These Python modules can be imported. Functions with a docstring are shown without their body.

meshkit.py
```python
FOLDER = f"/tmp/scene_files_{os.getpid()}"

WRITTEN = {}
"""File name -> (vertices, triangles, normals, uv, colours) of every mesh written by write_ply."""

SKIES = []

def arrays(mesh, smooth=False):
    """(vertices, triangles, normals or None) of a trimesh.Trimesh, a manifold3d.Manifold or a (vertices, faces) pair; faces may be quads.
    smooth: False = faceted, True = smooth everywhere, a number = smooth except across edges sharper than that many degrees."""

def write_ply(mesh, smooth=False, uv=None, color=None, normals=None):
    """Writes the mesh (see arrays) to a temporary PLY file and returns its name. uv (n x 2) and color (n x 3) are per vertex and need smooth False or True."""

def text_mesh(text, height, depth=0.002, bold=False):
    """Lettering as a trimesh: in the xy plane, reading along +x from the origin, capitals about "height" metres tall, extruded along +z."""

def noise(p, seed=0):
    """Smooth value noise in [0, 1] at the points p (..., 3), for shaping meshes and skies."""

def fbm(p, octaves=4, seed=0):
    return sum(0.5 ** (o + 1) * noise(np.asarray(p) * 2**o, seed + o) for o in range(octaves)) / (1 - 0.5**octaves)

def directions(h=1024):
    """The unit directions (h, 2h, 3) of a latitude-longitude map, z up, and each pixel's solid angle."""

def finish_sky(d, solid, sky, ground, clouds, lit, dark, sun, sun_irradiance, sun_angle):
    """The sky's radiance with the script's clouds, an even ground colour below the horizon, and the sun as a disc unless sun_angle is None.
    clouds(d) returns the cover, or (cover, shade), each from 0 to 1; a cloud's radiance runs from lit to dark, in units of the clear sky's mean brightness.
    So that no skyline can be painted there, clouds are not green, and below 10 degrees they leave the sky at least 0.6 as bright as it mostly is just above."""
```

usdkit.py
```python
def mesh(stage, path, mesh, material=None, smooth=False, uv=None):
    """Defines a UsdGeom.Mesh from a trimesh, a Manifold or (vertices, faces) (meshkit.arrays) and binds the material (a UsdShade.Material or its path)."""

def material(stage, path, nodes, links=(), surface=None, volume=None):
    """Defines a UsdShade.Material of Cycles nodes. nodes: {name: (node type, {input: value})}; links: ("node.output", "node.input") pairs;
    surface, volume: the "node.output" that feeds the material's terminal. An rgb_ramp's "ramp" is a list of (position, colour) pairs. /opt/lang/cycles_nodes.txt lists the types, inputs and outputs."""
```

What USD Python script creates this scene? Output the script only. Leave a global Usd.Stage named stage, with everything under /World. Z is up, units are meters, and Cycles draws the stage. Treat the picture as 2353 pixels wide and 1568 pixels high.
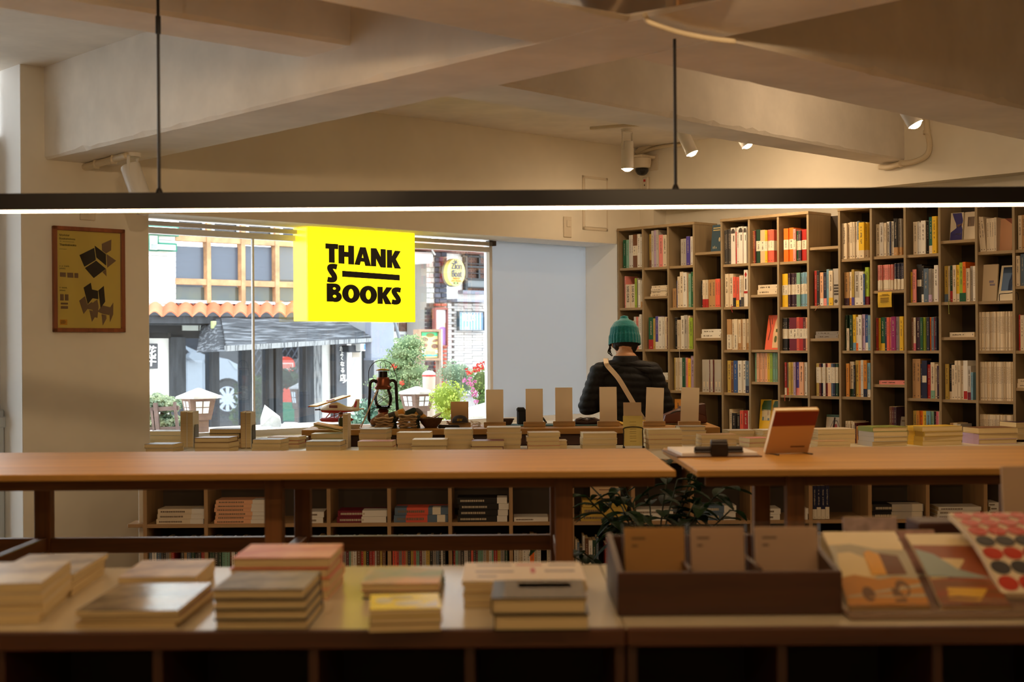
import math, random, re
import numpy as np, trimesh, manifold3d, usdkit, meshkit
from shapely.geometry import Polygon, LineString, Point, box as sbox
from shapely.ops import unary_union
from shapely import affinity
from pxr import Usd, UsdGeom, UsdLux, UsdShade, Sdf, Gf, Vt

stage = Usd.Stage.CreateInMemory()
UsdGeom.SetStageUpAxis(stage, 'Z'); UsdGeom.SetStageMetersPerUnit(stage, 1.0)
UsdGeom.Xform.Define(stage, '/World'); UsdGeom.Scope.Define(stage, '/World/Looks')
rnd = random.Random(7)

# ------------------------------------------------------------------ camera, daylight, exposure
F, CX, HY, RHO, H = 3250.0, 1176.5, 806.0, 0.007, 1.40
cam = UsdGeom.Camera.Define(stage, '/World/camera')
c_, s_ = math.cos(RHO), math.sin(RHO)
cam.AddTransformOp().Set(Gf.Matrix4d(c_, 0, -s_, 0,  s_, 0, c_, 0,  0, -1, 0, 0,  0, 0, H, 1))
cam.CreateHorizontalApertureAttr(36.0); cam.CreateVerticalApertureAttr(24.0)
cam.CreateFocalLengthAttr(F / 2353 * 36.0)
cam.CreateVerticalApertureOffsetAttr(22.0 / 2353 * 36.0)
cam.CreateClippingRangeAttr((0.05, 300.0))
cam.CreateFStopAttr(3.4); cam.CreateFocusDistanceAttr(9.2)
cam.CreateExposureAttr(0.5)
sky = UsdLux.DomeLight.Define(stage, '/World/sky')
sky.CreateIntensityAttr(1.12); sky.CreateColorAttr(Gf.Vec3f(0.93, 0.97, 1.0))
STRIP = 14.0      # radiance of the linear lamps' diffusers
SPOT = 45.0       # radiance of the spot lamps' faces
BULB = (4.5, 3.3, 2.1)
WARM = (1.0, 0.69, 0.37)

# ------------------------------------------------------------------ the room's two directions
TU = 1.08
_n = math.hypot(TU, 1)
U = np.array([TU, 1]) / _n          # along the window wall
V = np.array([-1, TU]) / _n         # along the bookcase, away from the camera
AU = math.atan2(U[1], U[0]); AS = AU - math.pi / 2

def uv(u, v, z=0.0):
    return np.array([U[0] * u + V[0] * v, U[1] * u + V[1] * v, z])
def ray(px, py):
    dx, dy = px - CX, py - HY
    return np.array([(dx - RHO * dy) / F, 1.0, -(dy + RHO * dx) / F])
def atY(px, py, Y): r = ray(px, py); return r * Y + [0, 0, H]
def atU(px, py, u): r = ray(px, py); return r * (u / (r[:2] @ U)) + [0, 0, H]
def atV(px, py, v): r = ray(px, py); return r * (v / (r[:2] @ V)) + [0, 0, H]
def atZ(px, py, z): r = ray(px, py); return r * ((z - H) / r[2]) + [0, 0, H]
def pu(p): return float(p[:2] @ U)
def pv(p): return float(p[:2] @ V)

# ------------------------------------------------------------------ meshes: (vertices, triangles)
QB = [[0,2,3,1],[4,5,7,6],[0,1,5,4],[2,6,7,3],[0,4,6,2],[1,3,7,5]]
FB = np.array([t for q in QB for t in ((q[0],q[1],q[2]),(q[0],q[2],q[3]))])
def bx(x0, x1, y0, y1, z0, z1):
    v = np.array([[x, y, z] for x in (x0, x1) for y in (y0, y1) for z in (z0, z1)], float)
    return v, FB[:, ::-1] if False else FB
def hexa(p8):
    return np.array(p8, float), FB
def cb(x0, x1, y0, y1, z0, z1, b=.004):
    pts = []
    for x, sx in ((x0, 1), (x1, -1)):
        for y, sy in ((y0, 1), (y1, -1)):
            for z, sz in ((z0, 1), (z1, -1)):
                pts += [(x + sx*b, y + sy*b, z), (x + sx*b, y, z + sz*b), (x, y + sy*b, z + sz*b)]
    return hull(pts)
def hull(pts):
    m = manifold3d.Manifold.hull_points(np.asarray(pts, float)).to_mesh()
    return np.array(m.vert_properties[:, :3], float), np.array(m.tri_verts)
def join(ms):
    vs, fs, n = [], [], 0
    for v, f in ms:
        vs.append(np.asarray(v, float)); fs.append(np.asarray(f) + n); n += len(v)
    return np.vstack(vs), np.vstack(fs)
def mv(m, t=(0,0,0), R=None, s=None):
    v = np.asarray(m[0], float)
    if s is not None: v = v * s
    if R is not None: v = v @ np.asarray(R).T
    return v + np.asarray(t, float), m[1]
def RZ(a): c, s = math.cos(a), math.sin(a); return np.array([[c,-s,0],[s,c,0],[0,0,1.]])
def RX(a): c, s = math.cos(a), math.sin(a); return np.array([[1,0,0],[0,c,-s],[0,s,c.real]])
def RY(a): c, s = math.cos(a), math.sin(a); return np.array([[c,0,s],[0,1,0],[-s,0,c]])
def lathe(prof, n=24):
    prof = np.asarray(prof, float); m = len(prof)
    a = np.arange(n) / n * 2 * math.pi
    v = np.stack([np.outer(np.cos(a), prof[:,0]), np.outer(np.sin(a), prof[:,0]), np.tile(prof[:,1], (n,1))], -1).reshape(-1, 3)
    f = []
    for i in range(n):
        j = (i + 1) % n
        for k in range(m - 1):
            f += [(i*m+k, j*m+k, j*m+k+1), (i*m+k, j*m+k+1, i*m+k+1)]
    v = np.vstack([v, [[0,0,prof[0,1]], [0,0,prof[-1,1]]]])
    for i in range(n):
        j = (i + 1) % n
        f += [(n*m, j*m, i*m), (n*m+1, i*m+m-1, j*m+m-1)]
    return v, np.array(f)
def tube(pts, r, n=8):
    pts = np.asarray(pts, float); r = np.broadcast_to(r, (len(pts),))
    t = np.gradient(pts, axis=0); t /= np.maximum(np.linalg.norm(t, axis=1, keepdims=True), 1e-9)
    up = np.array([0,0,1.]) if abs(t[0,2]) < .9 else np.array([1.,0,0])
    vs = []
    for i in range(len(pts)):
        x = np.cross(up, t[i]); x /= max(np.linalg.norm(x), 1e-9); y = np.cross(t[i], x); up = y if True else up
        for k in range(n):
            a = 2*math.pi*k/n; vs.append(pts[i] + r[i]*(math.cos(a)*x + math.sin(a)*y))
        up = y
    f = []
    for i in range(len(pts)-1):
        for k in range(n):
            a, b = i*n+k, i*n+(k+1)%n
            f += [(a, b, b+n), (a, b+n, a+n)]
    vs += [pts[0], pts[-1]]; e = len(pts)*n
    for k in range(n):
        f += [(e, (k+1)%n, k), (e+1, (len(pts)-1)*n+k, (len(pts)-1)*n+(k+1)%n)]
    return np.array(vs), np.array(f)
def bez(pts, n=12):
    """smooth curve through the points"""
    pts = np.asarray(pts, float); P = np.vstack([2*pts[0]-pts[1], pts, 2*pts[-1]-pts[-2]]); out = []
    for i in range(1, len(P)-2):
        for t in np.linspace(0, 1, n, endpoint=False):
            a, b, c, d = P[i-1:i+3]
            out.append(.5*((2*b) + (c-a)*t + (2*a-5*b+4*c-d)*t*t + (3*b-a-3*c+d)*t**3))
    return np.array(out + [pts[-1]])
def extr(poly, d):
    """polygon in xy, extruded from z=0 to z=d"""
    ms = []
    for g in getattr(poly, 'geoms', [poly]):
        if g.is_empty or g.area < 1e-9: continue
        m = trimesh.creation.extrude_polygon(g, d, engine='earcut'); ms.append((np.array(m.vertices), np.array(m.faces)))
    return join(ms)
STAND = np.array([[1,0,0],[0,0,-1],[0,1,0.]])   # an xy drawing stood upright: y becomes z, its face looks to -y
def stand(poly, d, t=(0,0,0)): return mv(extr(poly, d), t, STAND)
def text(s, h, d=.001, bold=False):
    m = meshkit.text_mesh(s, h, d, bold); return np.array(m.vertices), np.array(m.faces)
def ball(c, r, sub=2):
    m = trimesh.creation.icosphere(sub, 1.0); return np.array(m.vertices)*r + np.asarray(c), np.array(m.faces)
def grid(fn, nu, nv, thick=0.0):
    """surface fn(s,t) -> xyz, s,t in 0..1; with thick a closed sheet"""
    s, t = np.meshgrid(np.linspace(0,1,nu), np.linspace(0,1,nv), indexing='ij')
    v = np.stack(fn(s, t), -1).reshape(-1, 3)
    i = np.arange(nu*nv).reshape(nu, nv); a,b,c,d = i[:-1,:-1].ravel(), i[1:,:-1].ravel(), i[1:,1:].ravel(), i[:-1,1:].ravel()
    f = np.vstack([np.stack([a,b,c],1), np.stack([a,c,d],1)])
    if thick:
        m = trimesh.Trimesh(v, f, process=False); n = np.array(m.vertex_normals); w = v - n*thick; N = len(v)
        e = np.concatenate([i[:,0], i[-1,1:], i[::-1,-1][1:], i[0,::-1][1:]])
        side = np.array([t for p, q in zip(e[:-1], e[1:]) for t in ((q, p, p+N), (q, p+N, q+N))])
        v, f = np.vstack([v, w]), np.vstack([f, f[:, ::-1]+N, side])
    return v, f

# ------------------------------------------------------------------ materials
LK = {}
def lin(c): return tuple(((x/255)/12.92 if x/255 <= .04045 else ((x/255+.055)/1.055)**2.4) for x in c)
def mat(c, rough=.55, spec=.5, metal=0.0, var=0.0, scale=8.0, bump=0.0, stretch=(1,1,1), dark=None, emit=0.0, trans=0.0, coat=0.0, sheen=0.0, det=4.0, c2=None, ramp=(.35,.7)):
    key = (tuple(c), rough, spec, metal, var, scale, bump, stretch, dark, emit, trans, coat, sheen, c2, ramp)
    if key in LK: return LK[key]
    p = {'base_color': lin(c), 'roughness': rough, 'specular_ior_level': spec, 'metallic': metal}
    if emit: p['emission_color'] = lin(c); p['emission_strength'] = emit
    if trans: p['transmission_weight'] = trans
    if coat: p['coat_weight'] = coat
    if sheen: p['sheen_weight'] = sheen
    nodes, links = {'p': ('principled_bsdf', p)}, []
    if var or bump or c2:
        nodes['tc'] = ('texture_coordinate', {}); nodes['mp'] = ('mapping', {'scale': stretch}); nodes['n'] = ('noise_texture', {'scale': scale, 'detail': det, 'roughness': .6})
        links += [('tc.object', 'mp.vector'), ('mp.vector', 'n.vector')]
        if var or c2:
            b = np.array(lin(c)); lo = np.array(lin(c2)) if c2 else b*(1-var); hi = b if c2 else b*(1+var*.5)
            nodes['r'] = ('rgb_ramp', {'ramp': [(0, lo), (ramp[0], lo), (ramp[1], hi), (1, hi)]})
            links += [('n.fac', 'r.fac'), ('r.color', 'p.base_color')]
        if bump:
            nodes['b'] = ('bump', {'strength': .6, 'distance': bump}); links += [('n.fac', 'b.height'), ('b.normal', 'p.normal')]
    LK[key] = usdkit.material(stage, '/World/Looks/look_%03d' % len(LK), nodes, links, surface='p.BSDF')
    return LK[key]
def wood(c, axis=0, rough=.4, var=.35, scale=3.0, coat=0.0):
    st = [9.0, 9.0, 9.0]; st[axis] = .6
    return mat(c, rough, .5, var=var, scale=scale, stretch=tuple(st), coat=coat, det=5.0)
def emitter(c, s):
    key = ('e', c, s)
    if key not in LK:
        LK[key] = usdkit.material(stage, '/World/Looks/look_%03d' % len(LK), {'e': ('emission', {'color': c, 'strength': s})}, [], surface='e.emission')
    return LK[key]
def pane(tint=(.96,.98,.98), rough=.0, ior=1.45, mixmore=0.0):
    key = ('g', tint, rough, ior, mixmore)
    if key not in LK:
        nodes = {'t': ('transparent_bsdf', {'color': tint}), 'g': ('glossy_bsdf', {'color': (.95,.95,.95), 'roughness': rough}),
                 'f': ('fresnel', {'IOR': ior}), 'm': ('mix_closure', {})}
        LK[key] = usdkit.material(stage, '/World/Looks/look_%03d' % len(LK), nodes, [('f.fac','m.fac'),('t.BSDF','m.closure1'),('g.BSDF','m.closure2')], surface='m.closure')
    return LK[key]
def leafmat(c, c2):
    key = ('l', c, c2)
    if key not in LK:
        nodes = {'tc': ('geometry', {}), 'n': ('noise_texture', {'scale': 9.0, 'detail': 3.0}), 'r': ('rgb_ramp', {'ramp': [(0, lin(c2)), (.35, lin(c2)), (.65, lin(c)), (1, lin(c))]}),
                 'd': ('principled_bsdf', {'roughness': .5, 'specular_ior_level': .3}), 't': ('translucent_bsdf', {}), 'm': ('mix_closure', {'fac': .35})}
        LK[key] = usdkit.material(stage, '/World/Looks/look_%03d' % len(LK), nodes, [('tc.position','n.vector'),('n.fac','r.fac'),('r.color','d.base_color'),('r.color','t.color'),('d.BSDF','m.closure1'),('t.BSDF','m.closure2')], surface='m.closure')
    return LK[key]
# colour by vertex (joined rows of small books)
VCOL = usdkit.material(stage, '/World/Looks/painted', {'a': ('attribute', {'attribute': 'tone'}), 'p': ('principled_bsdf', {'roughness': .6})}, [('a.color','p.base_color')], surface='p.BSDF')

# ------------------------------------------------------------------ objects
USED = {}
def numbered(path):
    n = USED.get(path, 0); USED[path] = n + 1
    return path if n == 0 else '%s_%03d' % (path, n)
def setd(prim, **kw):
    for k, v in kw.items():
        if v: prim.SetCustomDataByKey(k, v)
def thing(name, label, cat, loc=(0,0,0), rot=0.0, group=None, kind=None):
    x = UsdGeom.Xform.Define(stage, numbered('/World/' + name))
    x.AddTranslateOp().Set(Gf.Vec3d(*map(float, loc)))
    if rot: x.AddRotateZOp().Set(math.degrees(rot))
    setd(x.GetPrim(), label=label, category=cat, group=group, kind=kind)
    return x.GetPrim()
def part(name, mesh, m, parent, label=None, smooth=False, kind=None):
    path = numbered(str(parent.GetPath()) + '/' + name)
    g = usdkit.mesh(stage, path, mesh, m, smooth=smooth).GetPrim()
    setd(g, label=label, kind=kind)
    return g
def solo(name, mesh, m, label, cat, loc=(0,0,0), rot=0.0, group=None, kind=None, smooth=False):
    """a thing that is one mesh"""
    g = usdkit.mesh(stage, numbered('/World/' + name), mesh, m, smooth=smooth)
    g.AddTranslateOp().Set(Gf.Vec3d(*map(float, loc)))
    if rot: g.AddRotateZOp().Set(math.degrees(rot))
    setd(g.GetPrim(), label=label, category=cat, group=group, kind=kind)
    return g.GetPrim()
def struct(name, mesh, m, parent=None, smooth=False):
    path = numbered(('/World/' if parent is None else str(parent.GetPath()) + '/') + name)
    g = usdkit.mesh(stage, path, mesh, m, smooth=smooth).GetPrim()
    if parent is None: g.SetCustomDataByKey('kind', 'structure')
    return g
ORD = ['first','second','third','fourth','fifth','sixth','seventh','eighth','ninth','tenth','eleventh','twelfth','thirteenth','fourteenth','fifteenth','sixteenth','seventeenth','eighteenth','nineteenth','twentieth']
# ================================================================== the room
VW, UW, CEIL, BEAM = 7.32, 8.13, 2.95, 2.45
PLASTER = mat((238,229,210), .85, .2, var=.06, scale=2.2, bump=.004)
CONC = mat((240,232,220), .9, .2, var=.10, scale=3.0, bump=.010, det=8.0)
WHITE = mat((244,243,240), .7, .3)
FLOOR = mat((176,160,138), .45, .4, var=.15, scale=4.0)
def quv(u0, u1, v0, v1, z0, z1):
    return hexa([uv(u, v, z) for u in (u0, u1) for v in (v0, v1) for z in (z0, z1)])
UL = pu(atV(340, 489, VW)); UR = pu(atV(1419, 558, VW)); ZT = float(atV(750, 515, VW)[2]); ZS = .86
UJ = pu(atV(50, 500, VW))                              # the end of the window wall at the left opening
struct('floor', quv(-4, 8.5, -4.5, VW + .4, -.1, 0), FLOOR)
struct('ceiling', quv(-4, 8.6, -4.5, VW + .4, CEIL, CEIL + .2), CONC)
struct('wall_front', join([quv(UJ, UL, VW, VW+.37, 0, CEIL), quv(UL, UR, VW, VW+.37, ZT, CEIL), quv(UL, UR, VW, VW+.37, 0, ZS),
                           quv(UR, 8.6, VW, VW+.37, 0, CEIL), quv(-4, 1.6, VW, VW+.37, 0, CEIL)]), PLASTER)
# the reveals are painted white: thin linings in the opening
struct('trim_1', join([quv(UL, UR, VW+.002, VW+.37, ZT-.004, ZT+.001), quv(UR-.004, UR+.001, VW+.002, VW+.37, ZS, ZT), quv(UL-.001, UL+.004, VW+.002, VW+.37, ZS, ZT), quv(UL, UR, VW-.01, VW+.37, ZS, ZS+.012)]), WHITE)
struct('trim_2', quv(UJ-.004, UJ+.001, VW+.002, VW+.42, 0, CEIL), WHITE)
struct('wall_back', quv(-4, 8.6, -4.7, -4.5, 0, CEIL), PLASTER)
struct('wall_left', quv(-4.2, -4, -4.5, VW+.4, 0, CEIL), PLASTER)
ZL = float(atU(1500, 483, UW)[2])                      # the plaster of the right wall ends here, a recess below
struct('wall_right', join([quv(UW, UW+.5, -4.5, VW, ZL, CEIL), quv(UW, UW+.5, 7.18, VW, 0, ZL), quv(UW+.14, UW+.5, -4.5, 7.18, 0, ZL)]), PLASTER)
def beam(name, q, z0, z1, seg=90, seed=1):
    """q: the four plan corners (u,v): a0,a1 one long side, b0,b1 the other; the lower edges are chipped"""
    a0, a1, b0, b1 = [np.array(x, float) for x in q]
    r = np.random.default_rng(seed); vs = []
    for i in range(seg + 1):
        t = i / seg
        for k, (p, s) in enumerate(((a0 + (a1-a0)*t, 1), (b0 + (b1-b0)*t, -1))):
            n = (b0 - a0); n = n / np.linalg.norm(n) * s
            j = abs(r.normal(0, .004)) + (.014*r.random() if r.random() < .12 else 0)
            vs += [uv(*p, z1), uv(*p, z0 + .012 + j), uv(*(p + n*(.010 + j*.7)), z0)]
    vs = np.array(vs); f = []
    ring = [0, 1, 2, 5, 4, 3]
    for i in range(seg):
        for k in range(5):
            a, b = i*6 + ring[k], i*6 + ring[k+1]
            f += [(a, b, b+6), (a, b+6, a+6)]
    e = seg*6
    f += [(0,3,1),(1,3,4),(1,4,2),(2,4,5),(e,e+1,e+3),(e+1,e+4,e+3),(e+1,e+2,e+4),(e+2,e+5,e+4)]
    return struct(name, (vs, np.array(f)), CONC)
trims = 3
beam('trim_3', [(3.345, -4.4), (3.345, VW), (3.775, -4.4), (3.775, VW)], BEAM, CEIL, 130, 1)
beam('trim_4', [(3.775, 3.02), (UW, 3.05), (3.775, 3.445), (UW, 3.53)], BEAM, CEIL, 70, 2)
beam('trim_5', [(-4, 3.05), (3.345, 3.05), (-4, 3.49), (3.345, 3.49)], BEAM, CEIL, 70, 3)
HB = 1.215
def bl(px, py): p = atZ(px, py, H + HB); return pu(p), pv(p)
def lineat(p, q, u): t = (u - p[0]) / (q[0] - p[0]); return (u, p[1] + (q[1] - p[1]) * t)
n0, n1, f0, f1 = bl(1160,197), bl(2060,367), bl(1040,224), bl(2015,378)
beam('trim_6', [lineat(n0,n1,3.775), lineat(n0,n1,UW), lineat(f0,f1,3.775), lineat(f0,f1,UW)], H + HB, CEIL, 70, 4)
n0, n1, f0, f1 = bl(365,32), bl(800,103), bl(0,20), bl(695,133)
beam('trim_7', [lineat(n0,n1,-4), lineat(n0,n1,3.345), lineat(f0,f1,-4), lineat(f0,f1,3.345)], H + HB, CEIL, 70, 5)
# the window: frame bars, two glass panes and the grey roller blind
ALU = mat((228,229,231), .4, .5); DARKBAR = mat((60,50,44), .5)
win = struct('window_1', quv(UL, UR, VW+.30, VW+.36, ZS+.012, ZS+.05), ALU)
VG = VW + .33
uf = pu(atV(1123, 800, VG)); um = pu(atV(582, 800, VG))
struct('window_frame', quv(uf-.014, uf+.014, VG-.03, VG+.03, ZS, ZT), ALU, win)
struct('window_frame', quv(UL, uf, VG-.03, VG+.03, ZT-.09, ZT-.055), ALU, win)
struct('window_frame', quv(UL, uf, VG-.05, VG-.02, ZT-.045, ZT-.02), mat((196,192,188), .5), win)
struct('window_frame', quv(um-.006, um+.006, VG-.008, VG+.008, ZS, ZT-.06), mat((235,235,238), .3), win)
struct('window_frame', quv(uf-.03, uf+.035, VG-.05, VG-.01, ZT-.045, ZT-.01), DARKBAR, win)
GL = pane((.95,.97,.97))
struct('pane', quv(UL, um-.006, VG-.003, VG+.003, ZS+.05, ZT-.06), GL, win)
struct('pane', quv(um+.006, uf-.014, VG-.003, VG+.003, ZS+.05, ZT-.06), GL, win)
BLIND = usdkit.material(stage, '/World/Looks/blind_cloth', {'d': ('principled_bsdf', {'base_color': lin((176,180,184)), 'roughness': .8}), 't': ('translucent_bsdf', {'color': lin((218,221,224))}), 'm': ('mix_closure', {'fac': .4})}, [('d.BSDF','m.closure1'),('t.BSDF','m.closure2')], surface='m.closure')
solo('roller_blind', join([mv(cb(0, UR-uf-.022, 0, .004, 0, ZT-ZS-.014, .001)), cb(0, UR-uf-.022, -.006, .008, .0, .018, .003)]), BLIND, 'plain grey panel blind drawn down beside the shop window glass', 'blind', uv(uf+.02, VW+.335, ZS+.012), AU)
# left opening: its frame and glass, only the jamb shows
win2 = struct('window_2', quv(1.6, UJ-.005, VW+.30, VW+.36, 0, .05), ALU)
struct('window_frame', quv(UJ-.07, UJ-.005, VW+.28, VW+.36, 0, 2.6), ALU, win2)
struct('pane', quv(1.6, UJ-.07, VW+.31, VW+.316, .05, 2.9), GL, win2)
solo('jamb_post', join([cb(-.05, 0, 0, .12, 0, 1.10, .01), cb(-.06, .004, -.01, .13, 1.0, 1.06, .005)]), mat((196,206,214), .4), 'pale post standing in the jamb at the left edge beside the poster wall', 'post', uv(UJ-.006, VW+.22, 0), AU)

# ------------------------------------------------------------------ fittings on walls and ceiling
def on_front(px, py, d=.0): return atV(px, py, VW - d)
CREAMP = mat((222,208,184), .5)
p = on_front(200, 490)
t = thing('thermostat', 'square white wall switch with round dial above the framed poster', 'switch', p, AU)
part('plate', cb(-.045,.045,-.012,0,-.04,.05,.004), CREAMP, t); part('dial', mv(lathe([(.001,0),(.026,0),(.024,.012),(.001,.012)],20), (0,-.012,.02), RX(math.pi/2)), CREAMP, t, smooth=40)
p = on_front(1303, 522)
t = thing('wall_switch', 'small white double switch on plaster above the grey blind', 'switch', p, AU)
part('plate', cb(-.04,.04,-.01,0,-.075,.075,.003), CREAMP, t); part('button', cb(-.015,.025,-.016,-.01,-.0,.05,.003), CREAMP, t)
p = on_front(1367, 468)
t = thing('access_panel', 'flush cream access hatch in the wall above the bookcase corner', 'panel', p, AU)
part('hatch', cb(-.115,.115,-.012,0,-.18,.18,.003), PLASTER, t); part('frame', join([bx(-.135,.135,-.006,0,.18,.2), bx(-.135,.135,-.006,0,-.2,-.18), bx(-.135,-.115,-.006,0,-.2,.2), bx(.115,.135,-.006,0,-.2,.2)]), CREAMP, t)
# spot lamps
SPW = mat((226,222,214), .4)
def spot(label, loc, yaw, tilt, rad=.04, L=.17, lit=True, arm=.06, name='spot_lamp', power=1.0, cone=55.0):
    """loc = point where the fitting is fixed; the body hangs arm below it and leans by tilt towards yaw"""
    t = thing(name, label, 'spotlight', loc, yaw)
    part('mount', lathe([(.001,0),(.045,0),(.04,-.02),(.001,-.022)],20), SPW, t, smooth=40)
    part('bracket', join([cb(-.052,-.044,-.008,.008,-arm-.07,-.015,.002), cb(.044,.052,-.008,.008,-arm-.07,-.015,.002), cb(-.052,.052,-.008,.008,-.024,-.016,.002)]), SPW, t)
    R = RX(tilt); o = np.array([0,0,-arm-.06])
    def pl(m): return mv(m, o, R)
    k = L
    part('body', pl(lathe([(.001,.05),(rad*.9,.05),(rad,.04),(rad,.05-k),(rad-.004,.05-k),(rad-.004,.056-k),(.001,.056-k)], 28)), SPW, t, smooth=40)
    holes = [mv(lathe([(.0005,0),(.0022,0),(.0005,.001)],6), (r*math.cos(a), r*math.sin(a), .0505)) for r, n in ((.012,8),(.02,14),(.028,18)) for a in np.arange(n)/n*6.283]
    if not lit: part('vent_holes', pl(join(holes)), mat((70,60,52), .8), t, kind='stuff')
    face = pl(lathe([(.001,.030-k),(rad*.4,.034-k),(rad*.7,.043-k),(rad*.88,.052-k),(rad*.88,.055-k),(.001,.055-k)], 24))
    if lit:
        part('bulb', face, emitter(BULB, SPOT), t)
        a = R @ np.array([0,0,-1.]); w = RZ(yaw) @ a
        pos = np.array(loc) + RZ(yaw) @ (o + R @ np.array([0,0,.04-k]))
        L_ = UsdLux.SphereLight.Define(stage, numbered(str(t.GetPath()) + '/beam'))
        L_.CreateRadiusAttr(.025); L_.CreateIntensityAttr(760.0*power); L_.CreateColorAttr(Gf.Vec3f(*WARM))
        sh = UsdLux.ShapingAPI.Apply(L_.GetPrim()); sh.CreateShapingConeAngleAttr(cone); sh.CreateShapingConeSoftnessAttr(.8)
        q = o + R @ np.array([0,0,.012-k])
        L_.AddTranslateOp().Set(Gf.Vec3d(*map(float,q))); L_.AddRotateXOp().Set(math.degrees(tilt))
    else: part('bulb', face, mat((240,230,210), .4), t)
    return t
p = atZ(305, 352, BEAM)
spot('unlit white spotlight on a bracket under the left beam', p, AU + .6, -.36, .052, .26, False, .05)
TRK = mat((214,200,176), .5)
a, b = atZ(1357, 299, CEIL-.02), atZ(1468, 290, CEIL-.02)
d = b - a; L = float(np.hypot(d[0], d[1])); ra = math.atan2(d[1], d[0])
solo('lamp_track', cb(0, L, -.018, .018, 0, .022, .003), TRK, 'short pale lighting track on the ceiling above the security camera', 'track', a, ra)
tr = atZ(1441, 297, CEIL-.022)
spot('lit white cylinder spotlight hanging from the short track, facing straight down', tr, AS+math.pi/2, .0, .043, .19, True, .075, power=.55)
s2 = atY(1572, 268, 9.5); s2[2] = CEIL
spot('lit white spotlight leaning right, close behind the right lamp wire', (s2[0]-.02, s2[1], CEIL), -1.9, .42, .043, .23, True, .012, power=.75)
s3 = atY(1700, 290, 9.35)
spot('lit spotlight whose glowing rim peeks under the middle of the far beam', (s3[0]-.02, s3[1], CEIL), -1.9, .5, .043, .2, True, .015, power=.75)
s4 = atY(2083, 240, 7.1)
spot('lit spotlight peeking under the thick beam at upper right', (s4[0]-.03, s4[1], CEIL), -1.9, .5, .04, .2, True, .24, power=1.3, cone=70.0)
l_ = uv(6.5, 3.85, CEIL); d_ = uv(6.95, 4.95, 2.72) - l_ + [0, 0, .16]
spot('lit white spotlight hidden between the thick beam and the far beam', l_, math.atan2(d_[1], d_[0]) - math.pi/2, math.atan2(math.hypot(d_[0], d_[1]), -d_[2]), .04, .17, True, .05, power=.04, cone=50.0)
# spotlights under the crossing beams above the picture, washing the window wall
for k, (x, y, tu_, tz, pw_) in enumerate(((-1.2, 2.85, 3.5, 1.75, 1.2), (-.5, 2.9, 5.0, 1.9, 2.1), (.7, 2.85, 7.0, 1.75, 2.4))):
    tgt = uv(tu_, VW, tz); l_ = np.array([x, y, CEIL]); d_ = tgt - l_ + [0, 0, .6]
    spot('%s long stemmed white spotlight from the left, above the picture and pendant lamp' % ORD[k], l_, math.atan2(d_[1], d_[0]) - math.pi/2, math.atan2(math.hypot(d_[0], d_[1]), -d_[2]), .043, .19, True, .50, power=pw_, cone=19.0)
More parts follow.
